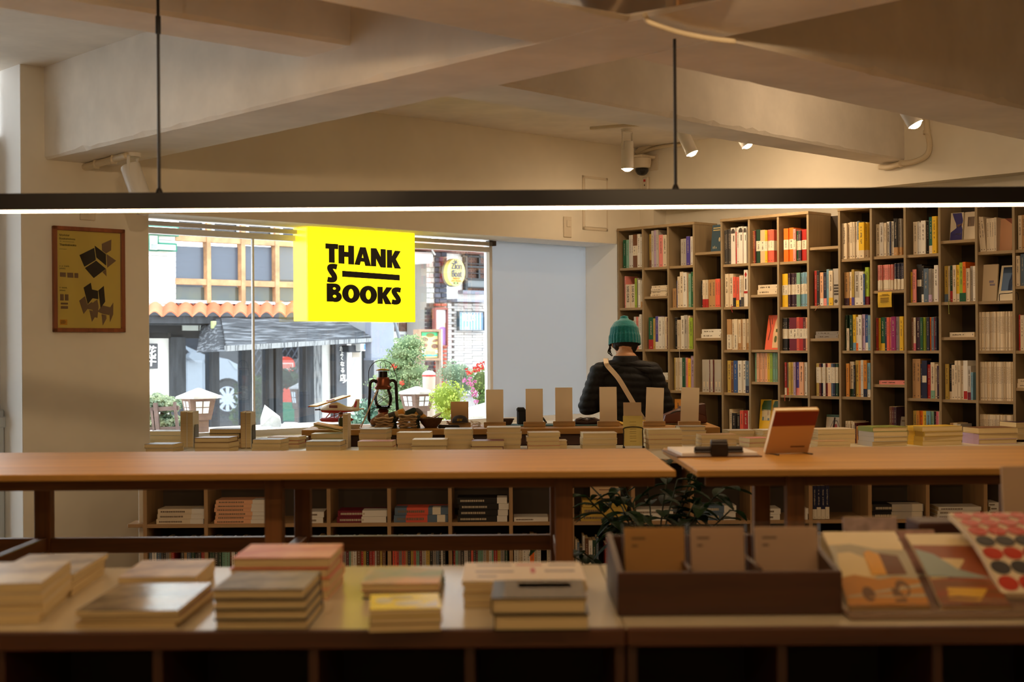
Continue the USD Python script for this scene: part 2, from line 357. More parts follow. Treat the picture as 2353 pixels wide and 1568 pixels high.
# security camera and sensor in the corner
p = atU(1497, 366, UW)
t = thing('security_camera', 'white dome security camera with black glass in the corner under pipes', 'camera', p, AS)
part('arm', join([cb(-.07,.07,-.012,0,-.09,.03,.004), cb(-.05,.05,-.17,0,-.005,.02,.006)]), CREAMP, t)
part('housing', mv(lathe([(.001,0),(.07,0),(.072,-.02),(.064,-.07),(.052,-.075),(.001,-.075)],28), (0,-.11,-.005)), CREAMP, t, smooth=40)
part('dome', mv(lathe([(.052,0),(.05,-.025),(.036,-.046),(.018,-.055),(.001,-.057)],28), (0,-.11,-.078)), mat((28,26,26), .08, .6), t, smooth=True)
p = atU(1487, 424, UW)
t = thing('motion_sensor', 'small white wall sensor with red square below the security camera', 'sensor', p, AS)
part('case', cb(-.032,.032,-.03,0,-.06,.055,.008), CREAMP, t); part('red_light', bx(-.010,.010,-.0315,-.03,.018,.036), mat((190,40,35), .4), t); part('lens', bx(-.004,.004,-.0315,-.03,-.014,-.002), mat((40,30,28), .4), t)
PIPE = mat((222,206,176), .5)
def pipe(label, pts, r, clips=()):
    t = thing('conduit', label, 'pipe', (0,0,0)); part('pipe', tube(bez(pts, 8), r, 10), PIPE, t, smooth=True)
    for c, d in clips:
        part('clip', mv(lathe([(r,-.012),(r+.006,-.012),(r+.006,.012),(r,.012)],14), c, RY(math.pi/2) if d == 'x' else (RX(math.pi/2) if d == 'y' else None)), PIPE, t)
    return t
W_ = UW - .03
pipe('thick cream pipe bending from the corner hole along the right wall top', [atU(1463, 352, W_), atU(1478, 340, W_), atU(1500, 330, W_), atU(1528, 323, W_), atU(1560, 321, W_), atU(1585, 325, W_)], .024, [(atU(1528, 323, W_), 'y')])
pipe('thinner cream pipe just below the thick pipe in the corner', [atU(1463, 357, W_), atU(1480, 349, W_), atU(1505, 341, W_), atU(1535, 335, W_), atU(1566, 333, W_)], .014)
pipe('cream conduit bending round the far beam end down the right wall', [atU(2128, 270, W_+.02), atU(2131, 300, W_+.015), atU(2136, 335, W_+.01), atU(2128, 358, W_), atU(2100, 372, W_), atU(2070, 376, W_), atU(2045, 384, W_), atU(2020, 384, W_)], .018, [(atU(2130, 304, W_+.015), 'z'), (atU(2072, 376, W_), 'y')])
p = np.array([atZ(190, 385, BEAM-.02), atZ(222, 377, BEAM-.02), atZ(262, 366, BEAM-.02), atZ(292, 358, BEAM-.02)])
pipe('short white pipe under the left beam leading to the spotlight', p, .019, [(p[1], 'x'), (p[2], 'x')])
p = [atZ(1482, 34, BEAM-.006), atZ(1486, 45, BEAM-.015), atZ(1500, 54, BEAM-.02), atZ(1560, 74, BEAM-.02), atZ(1630, 88, BEAM-.02), atZ(1688, 95, BEAM-.02)]
pipe('thin grey conduit under the beam crossing near the ceiling panel', p, .009)
# the clear acrylic cover under the ceiling at the top edge
A0, A1, A2 = atZ(1300, 8, BEAM-.025), atZ(1438, 33, BEAM-.025), atZ(1650, -2, BEAM-.025)
A3 = A0 + A2 - A1; ex = (A0-A1)*1.6; ey = (A2-A1)*1.3
c4 = [A1, A1+ex, A1+ey, A1+ex+ey]
t = thing('ceiling_panel', 'shiny clear panel fixed under the beam at the top of the picture', 'panel', A1)
part('sheet', hexa([q - A1 + [0,0,z] for q in c4 for z in (0,.012)]), mat((176,160,140), .06, .8, coat=.6), t)
part('back_box', hexa([(q - A1)*.97 + ex*.015+ey*.015 + [0,0,z] for q in c4 for z in (.012,.024)]), mat((120,100,80), .6), t)

# ------------------------------------------------------------------ pendant lamps
BLK = mat((26,20,17), .5, .35)
def pendant(label, x0, x1, y, zb, rods, name='pendant_lamp', s=STRIP):
    t = thing(name, label, 'lamp', ((x0+x1)/2, y, zb))
    L = (x1-x0)/2
    part('housing', cb(-L, L, -.035, .035, .004, .060, .002), BLK, t)
    part('diffuser', cb(-L+.01, L-.01, -.026, .026, 0, .004, .001), emitter(WARM, s), t, 'glowing strip')
    for x, top in rods:
        dx = x - (x0+x1)/2
        w = part('wire', join([tube([(dx,0,.060),(dx,0,top-zb)], .0055, 8)]), BLK, t)
        part('ferrule', join([mv(lathe([(.012,0),(.012,.006),(.007,.018),(.001,.019)],12), (dx,0,.060)), tube([(dx,0,.60),(dx,0,.66)], .009, 10)]), BLK, t)
    return t
r1, r2 = atY(365, 300, 4.78), atY(1551.5, 300, 4.78)
pendant('long black linear pendant lamp with glowing lower edge across the room', -2.5, 2.7, 4.78, float(atY(1176, 480, 4.78)[2]), [(float(r1[0]), CEIL), (float(r2[0]), BEAM)])
pendant('long black linear pendant lamp behind the viewer over the front counter', -2.6, 2.6, -.5, 2.15, [(-1.2, CEIL), (1.2, CEIL)], s=STRIP*1.2)
pendant('long black linear pendant lamp farthest behind the viewer', -2.6, 2.6, -3.0, 2.15, [(-1.2, CEIL), (1.2, CEIL)], s=STRIP*1.2)
pendant('long black linear pendant lamp above the picture over the front counter books', -2.6, 2.6, 2.15, 2.15, [(-1.2, CEIL), (1.2, CEIL)], s=STRIP*.7)
# framed poster
p = on_front(201, 642); pw, ph = .2165, .30
a = atV(118, 519, VW); b = atV(284, 764, VW); pw = (pu(b)-pu(a))/2; ph = (a[2]-b[2])/2
p = uv((pu(a)+pu(b))/2, VW, (a[2]+b[2])/2)
t = thing('framed_poster', 'yellow poster of folding shelf diagrams in a thin wooden frame', 'poster', p, AU)
FRW = wood((150,84,44), 2, .4)
fw = .022
part('frame', join([cb(-pw,pw,-.028,-.002,ph-fw,ph,.003), cb(-pw,pw,-.028,-.002,-ph,-ph+fw,.003), cb(-pw,-pw+fw,-.028,-.002,-ph,ph,.003), cb(pw-fw,pw,-.028,-.002,-ph,ph,.003)]), FRW, t)
part('sheet', bx(-pw+fw,pw-fw,-.010,-.002,-ph+fw,ph-fw), mat((230,206,104), .35, .5, coat=.3), t)
# print: drawn in the poster's own pixel frame (crop 170..918 x 225..1362)
def pp(x, y): return ((x-544)/748*2*(pw-fw), -(y-793)/1137*2*(ph-fw))
def pol(*xy): return Polygon([pp(*q) for q in xy])
dk = [pol((435,505),(608,412),(626,555),(492,640)), pol((613,385),(745,480),(748,618),(632,525)), pol((497,655),(630,562),(745,655),(600,770)),
      pol((480,885),(565,825),(578,905),(648,918),(652,1018),(585,1008),(528,1080)), pol((652,915),(718,858),(733,1045),(678,1122))]
gr = [pol((697,360),(812,303),(808,432),(746,474),(700,440)), pol((752,478),(868,553),(760,642)), pol((703,695),(748,655),(752,745)),
      pol((428,1040),(495,985),(525,1085),(580,1050),(585,1145),(525,1135),(478,1195)), pol((568,1075),(640,1020),(655,1100),(640,1240),(600,1230)), pol((640,1165),(700,1090),(790,1110),(780,1205),(700,1190)), pol((780,1130),(830,1052),(828,1195),(788,1290)), pol((545,1150),(580,1155),(608,1235),(575,1288)), pol((688,1195),(745,1205),(748,1245),(702,1330)),
      pol((210,715),(278,715),(278,768),(210,766)), pol((292,716),(362,716),(364,774),(294,772)), pol((376,718),(420,718),(420,775),(376,774)), pol((210,968),(252,968),(252,1042),(210,1042)), pol((264,969),(306,969),(306,1043),(264,1042)), pol((217,1067),(300,1067),(300,1088),(217,1088)), pol((217,1106),(300,1106),(300,1138),(217,1138))]
part('print', stand(unary_union(gr).buffer(0), .0006, (0,-.010,0)), mat((140,112,84), .5), t, 'grey brown diagram shapes')
part('print', stand(unary_union(dk).buffer(0), .0008, (0,-.010,0)), mat((46,34,26), .5), t, 'dark diagram shapes')
def ptxt(s, x, y, h, bold=False): 
    q = pp(x, y); return mv(text(s, h/1137*2*(ph-fw), .0006, bold), (q[0], -.0102, q[1]), STAND)
part('lettering', join([ptxt('Modular',205,291,24), ptxt('Bookshelves',204,333,24), ptxt('for',212,357,11), ptxt('Thanksbooks',205,404,24,True), ptxt('by Shin Donghyeok',206,446,7), ptxt('1.',209,608,8), ptxt('x-y-z axis',205,648,17), ptxt('joinery',205,676,17), ptxt('2.',209,858,8), ptxt('H-block',203,900,17), ptxt('joinery',203,930,17),
    stand(Polygon([pp(243,352),pp(375,356),pp(375,359),pp(243,355)]), .0006, (0,-.0102,0))]), mat((52,38,28), .6), t)
part('logo', stand(pol((204,1262),(290,1262),(290,1325),(204,1325)), .0006, (0,-.010,0)), mat((222,160,40), .5), t)
part('logo_print', join([ptxt('THANK',216,1283,11,True), ptxt('S',216,1297,11,True), ptxt('BOOKS',216,1311,11,True), stand(pol((232,1288),(274,1288),(274,1293),(232,1293)), .0006, (0,-.0108,0))]), mat((40,28,20), .6), t)
part('glass', bx(-pw+fw,pw-fw,-.015,-.013,-ph+fw,ph-fw), pane((.97,.97,.95)), t)
# the lit shop sign in the reveal
a, b = atV(707, 524, VW+.16), atV(955, 740, VW+.16)
su = pu(b)-pu(a); z0 = float(atV(707,738,VW+.16)[2]); sz = ZT-.006-z0
t = thing('shop_sign', 'large lit yellow box sign with black lettering hanging in the window', 'sign', uv(pu(a), VW+.16, z0), AU)
YEL = usdkit.material(stage, '/World/Looks/lit_yellow', {'p': ('principled_bsdf', {'base_color': lin((255,225,10)), 'roughness': .3, 'emission_color': (1.0,.86,.012), 'emission_strength': .75})}, [], surface='p.BSDF')
YEL2 = usdkit.material(stage, '/World/Looks/lit_yellow_side', {'p': ('principled_bsdf', {'base_color': lin((255,225,10)), 'roughness': .3, 'emission_color': (1.0,.78,.04), 'emission_strength': .75})}, [], surface='p.BSDF')
part('face', cb(0, su, 0, .012, 0, sz, .003), YEL, t, 'glowing yellow face')
part('box', cb(0.001, su-.001, .012, .17, .001, sz-.001, .004), YEL2, t)
def sx(x, y): return ((x-707)/(955-707)*su, (740-y)/(740-524)*sz)
def lt(*polys): return unary_union([Polygon([sx(*q) for q in p]) for p in polys])
def ringp(cx, cy, rx, ry, t_x, t_y):
    o = affinity.scale(Point(0,0).buffer(1, 24), rx, ry); i = affinity.scale(Point(0,0).buffer(1, 24), rx-t_x, ry-t_y)
    return affinity.translate(o.difference(i), cx, cy)
def px2(g): return affinity.affine_transform(g, [su/248, 0, 0, -sz/216, -707*su/248, 740*sz/216])
def rect(x0,y0,x1,y1): return Polygon([(x0,y0),(x1,y0),(x1,y1),(x0,y1)])
def sgl(x0, y0, x1, y1, w=10.5):
    cx, hw, hh = (x0+x1)/2, (x1-x0)/2, (y1-y0)
    pts = bez([(x1-1, y0+w*.62), (cx+hw*.25, y0+w*.5), (cx-hw*.35, y0+w*.62), (x0+w*.55, y0+hh*.27), (cx-hw*.1, y0+hh*.45), (cx+hw*.3, y0+hh*.6), (x1-w*.55, y0+hh*.74), (cx+hw*.3, y1-w*.62), (cx-hw*.25, y1-w*.5), (x0+1, y1-w*.62)], 8)
    return LineString(pts).buffer(w/2, cap_style='flat')
def sk(poly, dy): return affinity.skew(poly, 0, dy, origin=(707, 740))
TH = unary_union([rect(746,561,773,572).union(rect(753.5,561,765,604)),
    rect(775,563,787,605).union(rect(797,563,809,606)).union(rect(775,578,809,589)),
    Polygon([(811,606),(824,565),(836,565),(848,608),(836,608),(833.5,598.5),(824.5,598),(822,606.5)]).difference(Polygon([(826.5,590),(829.5,578),(832,590.5)])),
    rect(849,566,860,608).union(rect(872,567,883,610)).union(Polygon([(849,566),(861,566),(883,609),(871,609)])),
    rect(887,568,898,610).union(Polygon([(896,588),(906,569),(918.5,569.5),(907,589),(919,611),(905,611)]))])
S1 = sgl(749, 607, 771, 650, 11)
BAR = Polygon([(783,622.5),(916,627),(916,639.5),(783,635.5)])
BO = unary_union([rect(748,653,766,694).union(affinity.translate(affinity.scale(Point(0,0).buffer(1,20), 12, 10.5), 766, 663.5)).union(affinity.translate(affinity.scale(Point(0,0).buffer(1,20), 13.5, 12), 767, 683)).difference(affinity.translate(affinity.scale(Point(0,0).buffer(1,16), 4, 3.2), 764.5, 664)).difference(affinity.translate(affinity.scale(Point(0,0).buffer(1,16), 4.6, 3.8), 765, 682)),
    ringp(802, 675, 19.5, 21, 13, 9.5), ringp(842, 676.5, 19.5, 21, 13, 9.5),
    rect(864,657,875,697).union(Polygon([(873,676),(885,657.5),(898,658),(884,677),(896,697.5),(882,697.5)])), sgl(897, 657, 919, 698, 10.5)])
part('lettering', stand(px2(unary_union([TH, S1, BAR, BO]).buffer(.25)), .003, (0, 0, 0)), mat((18,16,10), .4), t, 'black words THANK S BOOKS')
# ================================================================== tables, counters, bookcase
OAK = wood((190,136,60), 0, .45, .22, 2.2)
OAKY = wood((138,86,40), 1, .45)
OAKZ = wood((138,86,40), 2, .45)
OAKX = wood((138,86,40), 0, .45)
def table(label, x0, x1, legs, rails=True):
    y0, y1, zt = 4.42, 5.42, 1.0
    t = thing('table', label, 'table', ((x0+x1)/2, (y0+y1)/2, 0)); ox, oy = (x0+x1)/2, (y0+y1)/2
    def q(a, b, c, d, e, f, bev=.003): return cb(a-ox, b-ox, c-oy, d-oy, e, f, bev)
    part('tabletop', q(x0, x1, y0, y1, zt, zt+.022), OAK, t)
    fy, ry = 4.60, 5.22
    for y in (fy, ry): part('apron', q(x0+.05, x1-.05, y-.012, y+.012, zt-.045, zt), OAKX, t)
    for x in legs:
        for y in (fy, ry): part('leg', q(x-.029, x+.029, y-.029, y+.029, 0, zt), OAKZ, t)
        part('side_rail', q(x-.02, x+.02, fy+.029, ry-.029, .675, .725), OAKY, t)
    for a, b in zip(legs[:-1], legs[1:]): part('rear_rail', q(a+.02, b-.02, ry-.02, ry+.02, .665, .72), OAKX, t)
    return t
table('long oak table under the black pendant lamp, left of the clipboard', -2.75, float(atZ(1556,1083,1.022)[0]), [-2.69, -1.73, -.775, .165])
table('oak table holding the clipboard and the tilted book', .575, 3.0, [.915, 1.83, 2.78])
TOPW = mat((206,190,160), .22, .5, var=.05, scale=3.0)
PLY = wood((176,140,98), 2, .5, .15, 3.0)
PLYX = wood((176,140,98), 0, .5, .15, 3.0)
DRK = wood((84,44,20), 0, .45)
DRKZ = wood((66,34,15), 2, .5)
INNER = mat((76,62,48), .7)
def cubby(label, x0, x1, y0, y1, zt, panels, name, topm, edgem, rowz, mid=None, edge=.035, pm=PLY, inner=INNER):
    t = thing(name, label, 'counter' if name == 'display_counter' else 'bench', (0,0,0))
    part('worktop', cb(x0, x1, y0+.012, y1, zt-.02, zt, .002), topm, t)
    part('front_edge', cb(x0, x1, y0-.008, y0+.012, zt-edge, zt+.001, .003), edgem, t)
    m = (y0+y1)/2 if mid is None else mid
    for x in panels:
        part('divider', bx(x-.009, x+.009, y0, m, 0, zt-.02), pm, t)
        part('divider', bx(x-.009, x+.009, m+.02, y1, 0, zt-.02), pm, t)
    for z in rowz:
        part('shelf', bx(x0, x1, y0+.004, m, z-.018, z), PLYX if pm is PLY else edgem, t)
        part('shelf', bx(x0, x1, m+.02, y1, z-.018, z), PLYX if pm is PLY else edgem, t)
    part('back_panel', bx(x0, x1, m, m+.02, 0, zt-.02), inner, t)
    return t
FY, FZ = 2.74, .86
fx = [float(atY(px, 1520, FY+.01)[0]) for px in (5, 365, 722, 1080)]
gx = [float(atY(px, 1520, FY+.01)[0]) for px in (1438, 1795, 2150)]
seam = gx[0]
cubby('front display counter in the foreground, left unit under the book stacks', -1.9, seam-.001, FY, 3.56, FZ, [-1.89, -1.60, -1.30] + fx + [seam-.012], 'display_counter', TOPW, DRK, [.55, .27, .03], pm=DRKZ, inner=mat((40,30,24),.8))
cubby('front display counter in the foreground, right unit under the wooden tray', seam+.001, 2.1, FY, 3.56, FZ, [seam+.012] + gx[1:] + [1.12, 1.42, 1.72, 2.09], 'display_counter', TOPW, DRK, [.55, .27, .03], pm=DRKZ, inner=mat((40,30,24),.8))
BY, BZ = 6.96, .86
PX = [333, 473, 613, 755, 894, 1034, 1174, 1315, 1455, 1590, 1728, 1863, 1999, 2132, 2265, 2398, 2530]
bxs = [float(atY(px, 1160, BY)[0]) for px in PX]
ROW = float(atY(900, 1202, BY)[2])
BT = mat((206,194,168), .35, .5, var=.05, scale=3.0)
cubby('long low shelf bench carrying rows of book stacks before the window', bxs[0]-.015, 3.0, BY, 8.02, BZ, bxs, 'display_bench', BT, PLYX, [ROW, ROW-.30], mid=BY+.33, edge=.02)
t = thing('side_ledge', 'small wooden ledge sticking out left of the low shelf bench', 'shelf', (bxs[0]-.018, BY+.06, ROW-.018))
part('board', cb(-.075, 0, -.04, .12, 0, .018, .002), PLYX, t); part('side_panel', cb(-.035, -.003, .02, .14, -.3, .26, .002), mat((226,216,200), .6), t)
# window table behind
KZ, KY0, KY1 = .945, 8.24, 8.82
kx0, kx1 = float(atZ(708, 983, KZ)[0]), float(atY(1655, 985, KY0)[0])
WT = thing('window_table', 'narrow oak table in front of the shop window holding the lantern', 'table', ((kx0+kx1)/2, (KY0+KY1)/2, 0))
hx, hy = (kx1-kx0)/2, (KY1-KY0)/2
part('tabletop', cb(-hx, hx, -hy, hy, KZ-.034, KZ, .003), OAK, WT)
for x in (-hx+.06, 0, hx-.06):
    for y in (-hy+.05, hy-.05): part('leg', cb(x-.025, x+.025, y-.025, y+.025, 0, KZ-.034, .003), OAKZ, WT)
part('apron', cb(-hx+.04, hx-.04, -hy+.05, -hy+.07, KZ-.10, KZ-.034, .002), DRK, WT)
part('back_board', cb(-hx+.04, hx-.04, hy-.03, hy-.01, .2, KZ-.034, .002), mat((44,34,28), .7), WT)

# ------------------------------------------------------------------ the tall bookcase along the right wall
U0 = 7.86
CE = [1419.5, 1476, 1534, 1593, 1657, 1720, 1786.5, 1855, 1927, 2000, 2077.5, 2157, 2241.5, 2327, 2413]
cv = [pv(atU(px, 740, U0)) for px in CE]
cv[0] = VW - .012
def shz(px, py): return float(atU(px, py, U0)[2])
# px rows at which boards stand (top face), per column
SH = [[615.5,707.5,803,898], [614,681,802.5,873], [610.5,706.7,802.7,898], [579,706.5,777,901.8], [606.5,705.3,804.4,903], [604,677,804,878], [600.5,705.2,806,908.5], [567,702.5,778,911], [594,701.5,806,912.4], [588,667.5,806,884], [584,695,806,916], [551.5,693.5,775,919], [577,691.5,806,921.5], [572,656,806,892]]
OPEN = (3, 7, 11)
SHZ = []
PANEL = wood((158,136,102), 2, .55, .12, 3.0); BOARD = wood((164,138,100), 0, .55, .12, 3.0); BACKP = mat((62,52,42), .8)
ZTOP = float(atU(1760, 501, U0)[2])
DEP = UW - U0 - .012
names = ['tall modular plywood bookcase unit nearest the window', 'tall modular plywood bookcase unit in the middle of the right wall', 'tall modular plywood bookcase unit right of the middle unit', 'tall modular plywood bookcase unit at the right edge']
for k, (c0, c1) in enumerate(((0,4),(4,8),(8,12),(12,14))):
    base = uv(U0, cv[c0], 0); t = thing('bookcase', names[k], 'bookcase', base, AS)
    L = lambda c: cv[c0] - cv[c]
    for c in range(c0, c1 + (1 if c1 == 14 else 0)):
        x = L(c); ztop = ZTOP
        part('side_panel', bx(x, x+.016, 0, DEP, 0, ztop), PANEL, t)
    if c1 != 14: part('side_panel', bx(L(c1-1)+.017, L(c1-1)+.0175, 0, .001, 0, .01), PANEL, t) if False else None
    cl = min(3, c1-c0); part('top_board', cb(-.002, L(c0+cl)+.018, -.004, DEP, ZTOP, ZTOP+.02, .002), BOARD, t)
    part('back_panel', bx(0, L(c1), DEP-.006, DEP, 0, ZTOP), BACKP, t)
for c in range(14):
    pxm = (CE[c]+CE[c+1])/2; zs = [shz(pxm, y) for y in SH[c]]
    zs.append(zs[1]-.90 if c % 2 == 0 else zs[3]-.33)
    SHZ.append(zs)
    un = 0 if c < 4 else 1 if c < 8 else 2 if c < 12 else 3
    root = stage.GetPrimAtPath('/World/bookcase' + ('' if un == 0 else '_%03d' % un)); c0 = (0,4,8,12)[un]
    for z in zs + [zs[-1]-.3]:
        if z > .05: part('shelf', bx(cv[c0]-cv[c]+.016, cv[c0]-cv[c+1], .006, DEP-.006, z-.018, z), BOARD, root)
# ================================================================== books
PAL = dict(cream=(226,208,180), white=(232,226,216), green=(24,92,58), forest=(30,62,44), mint=(126,172,150), red=(176,36,28), maroon=(96,24,30), wine=(112,20,40), brown=(118,74,40), tan=(186,142,92),
  orange=(236,112,22), coral=(222,92,70), pink=(232,140,132), rose=(206,96,112), yellow=(234,190,40), gold=(196,164,72), lime=(158,186,56), olive=(130,140,60), blue=(48,84,150), sky=(118,164,190), steel=(92,112,134),
  navy=(30,34,66), purple=(76,64,150), plum=(62,34,52), lilac=(192,166,200), magenta=(158,44,112), black=(30,26,26), charcoal=(70,66,62), grey=(140,132,124), pale=(188,180,170), teal=(22,94,90), peach=(236,178,138), amber=(214,140,48))
WORD = {'pale': 'pale grey', 'tan': 'tan', 'forest': 'dark green', 'charcoal': 'dark grey', 'plum': 'dark plum', 'gold': 'mustard', 'steel': 'slate blue', 'wine': 'wine red'}
def cm(c, gloss=.45): return mat(PAL[c], gloss, .4)
PAGES = mat((222,198,150), .8, .2, var=.16, scale=30.0, stretch=(.03,.03,9.0), ramp=(.4,.6))
PAGEV = mat((226,206,164), .8, .2, var=.12, scale=30.0, stretch=(9.0,.03,.03), ramp=(.4,.6))
OBI = mat((228,216,194), .5, .4)
INKD, INKL = mat((96,80,68), .6), mat((196,182,158), .6); INKB = mat((48,38,32), .6)
R_UP = np.eye(3)
R_FLATF = np.array([[0,0,-1.],[0,1,0],[1,0,0]])            # lying, spine towards -y
def flat(a): return RZ(a) @ R_FLATF
def lum(c): return np.dot(lin(PAL[c]), (.2,.7,.1))
def book_parts(t, w, h, d, c, R=R_UP, o=(0,0,0), band=None, title=True, hard=False, seed=0, cover=None, pages=None, two=None, blurb=None, gloss=.45):
    """canonical book: thickness along x (0..w), spine at y=0 looking to -y, height z; R and o pose it"""
    T = lambda m: mv(m, o, R)
    ov = .003 if hard else .0005; bt = .0022 if hard else .0007; bt = min(bt, w*.2)
    cov = join([bx(0, w, 0, bt, 0, h), bx(0, bt, bt, d, 0, h), bx(w-bt, w, bt, d, 0, h)])
    part('cover', T(cov), cover or cm(c, gloss), t)
    part('page_block', T(bx(bt, w-bt, bt, d-ov, ov, h-ov)), pages or PAGES, t)
    if two:                                                # a second colour at the foot of the spine
        part('spine_block', T(bx(-.0002, w+.0002, -.0004, d*.3, 0, h*two[1])), cm(two[0]), t)
    if band:
        b0, b1, bc = band
        part('paper_band', T(join([bx(-.0004, w+.0004, -.0006, .001, h*b0, h*b1), bx(-.0006, 0, 0, d*.98, h*b0, h*b1), bx(w, w+.0006, 0, d*.98, h*b0, h*b1)])), bc or OBI, t)
    if title:
        r = random.Random(seed); ink = INKD if (lum(c) > .22 or band) else INKL; ms = []
        z = h*(.88 if not band else .5); x0, x1 = w*.3, w*.66
        lo = h*(.42 if not band else .36)
        zt = z if not band else h*(b1-.03)
        zl = lo if not band else h*(b0+.05)
        while zt > zl:
            k = h*r.uniform(.010, .02); ms.append(bx(x0+w*r.uniform(.02,.12), x1-w*r.uniform(0,.12), -.0011, -.0006 if band else 0, zt-k, zt)); zt -= k + h*r.uniform(.008,.02)
            if r.random() < .12: zt -= h*.05
        if not band: ms.append(bx(w*.36, w*.64, -.0011, 0, h*.05, h*.07))
        if ms: part('title', T(join(ms)), ink, t, kind='stuff')
PV, PC, PF = [], [], []
def painted(mesh, rgb):
    n = sum(len(v) for v in PV); PV.append(np.asarray(mesh[0])); PF.append(np.asarray(mesh[1]) + n); PC.append(np.tile(lin(rgb), (len(mesh[0]), 1)))
SMALL = 540
def painted_book(w, h, d, c, loc, rot, band=None, r=None, two=None):
    M = RZ(rot); T = lambda m: mv(m, loc, M)
    col = np.array(PAL[c]) * (r.uniform(.9, 1.05) if r else 1)
    painted(T(bx(0, w, 0, d, 0, h-.002)), tuple(np.clip(col,0,255)))
    painted(T(bx(.0006, w-.0006, .001, d, h-.002, h-.0012)), (222,198,150))
    if band: painted(T(bx(-.0002, w+.0002, -.0005, d*.9, h*band[0], h*band[1])), (228,216,194))
    if two: painted(T(bx(-.0002, w+.0002, -.0005, d*.4, 0, h*two[1])), PAL[two[0]])
    ink = (112,96,82) if lum(c) > .22 else (180,168,150); z = h*.86; rr = r or random.Random(1)
    while z > h*.45:
        k = h*rr.uniform(.010,.02); painted(T(bx(w*.36, w*.62, -.0008, 0, z-k, z)), ink); z -= k + h*rr.uniform(.01,.03)
    painted(T(bx(w*.36, w*.64, -.0008, 0, h*.05, h*.075)), ink)

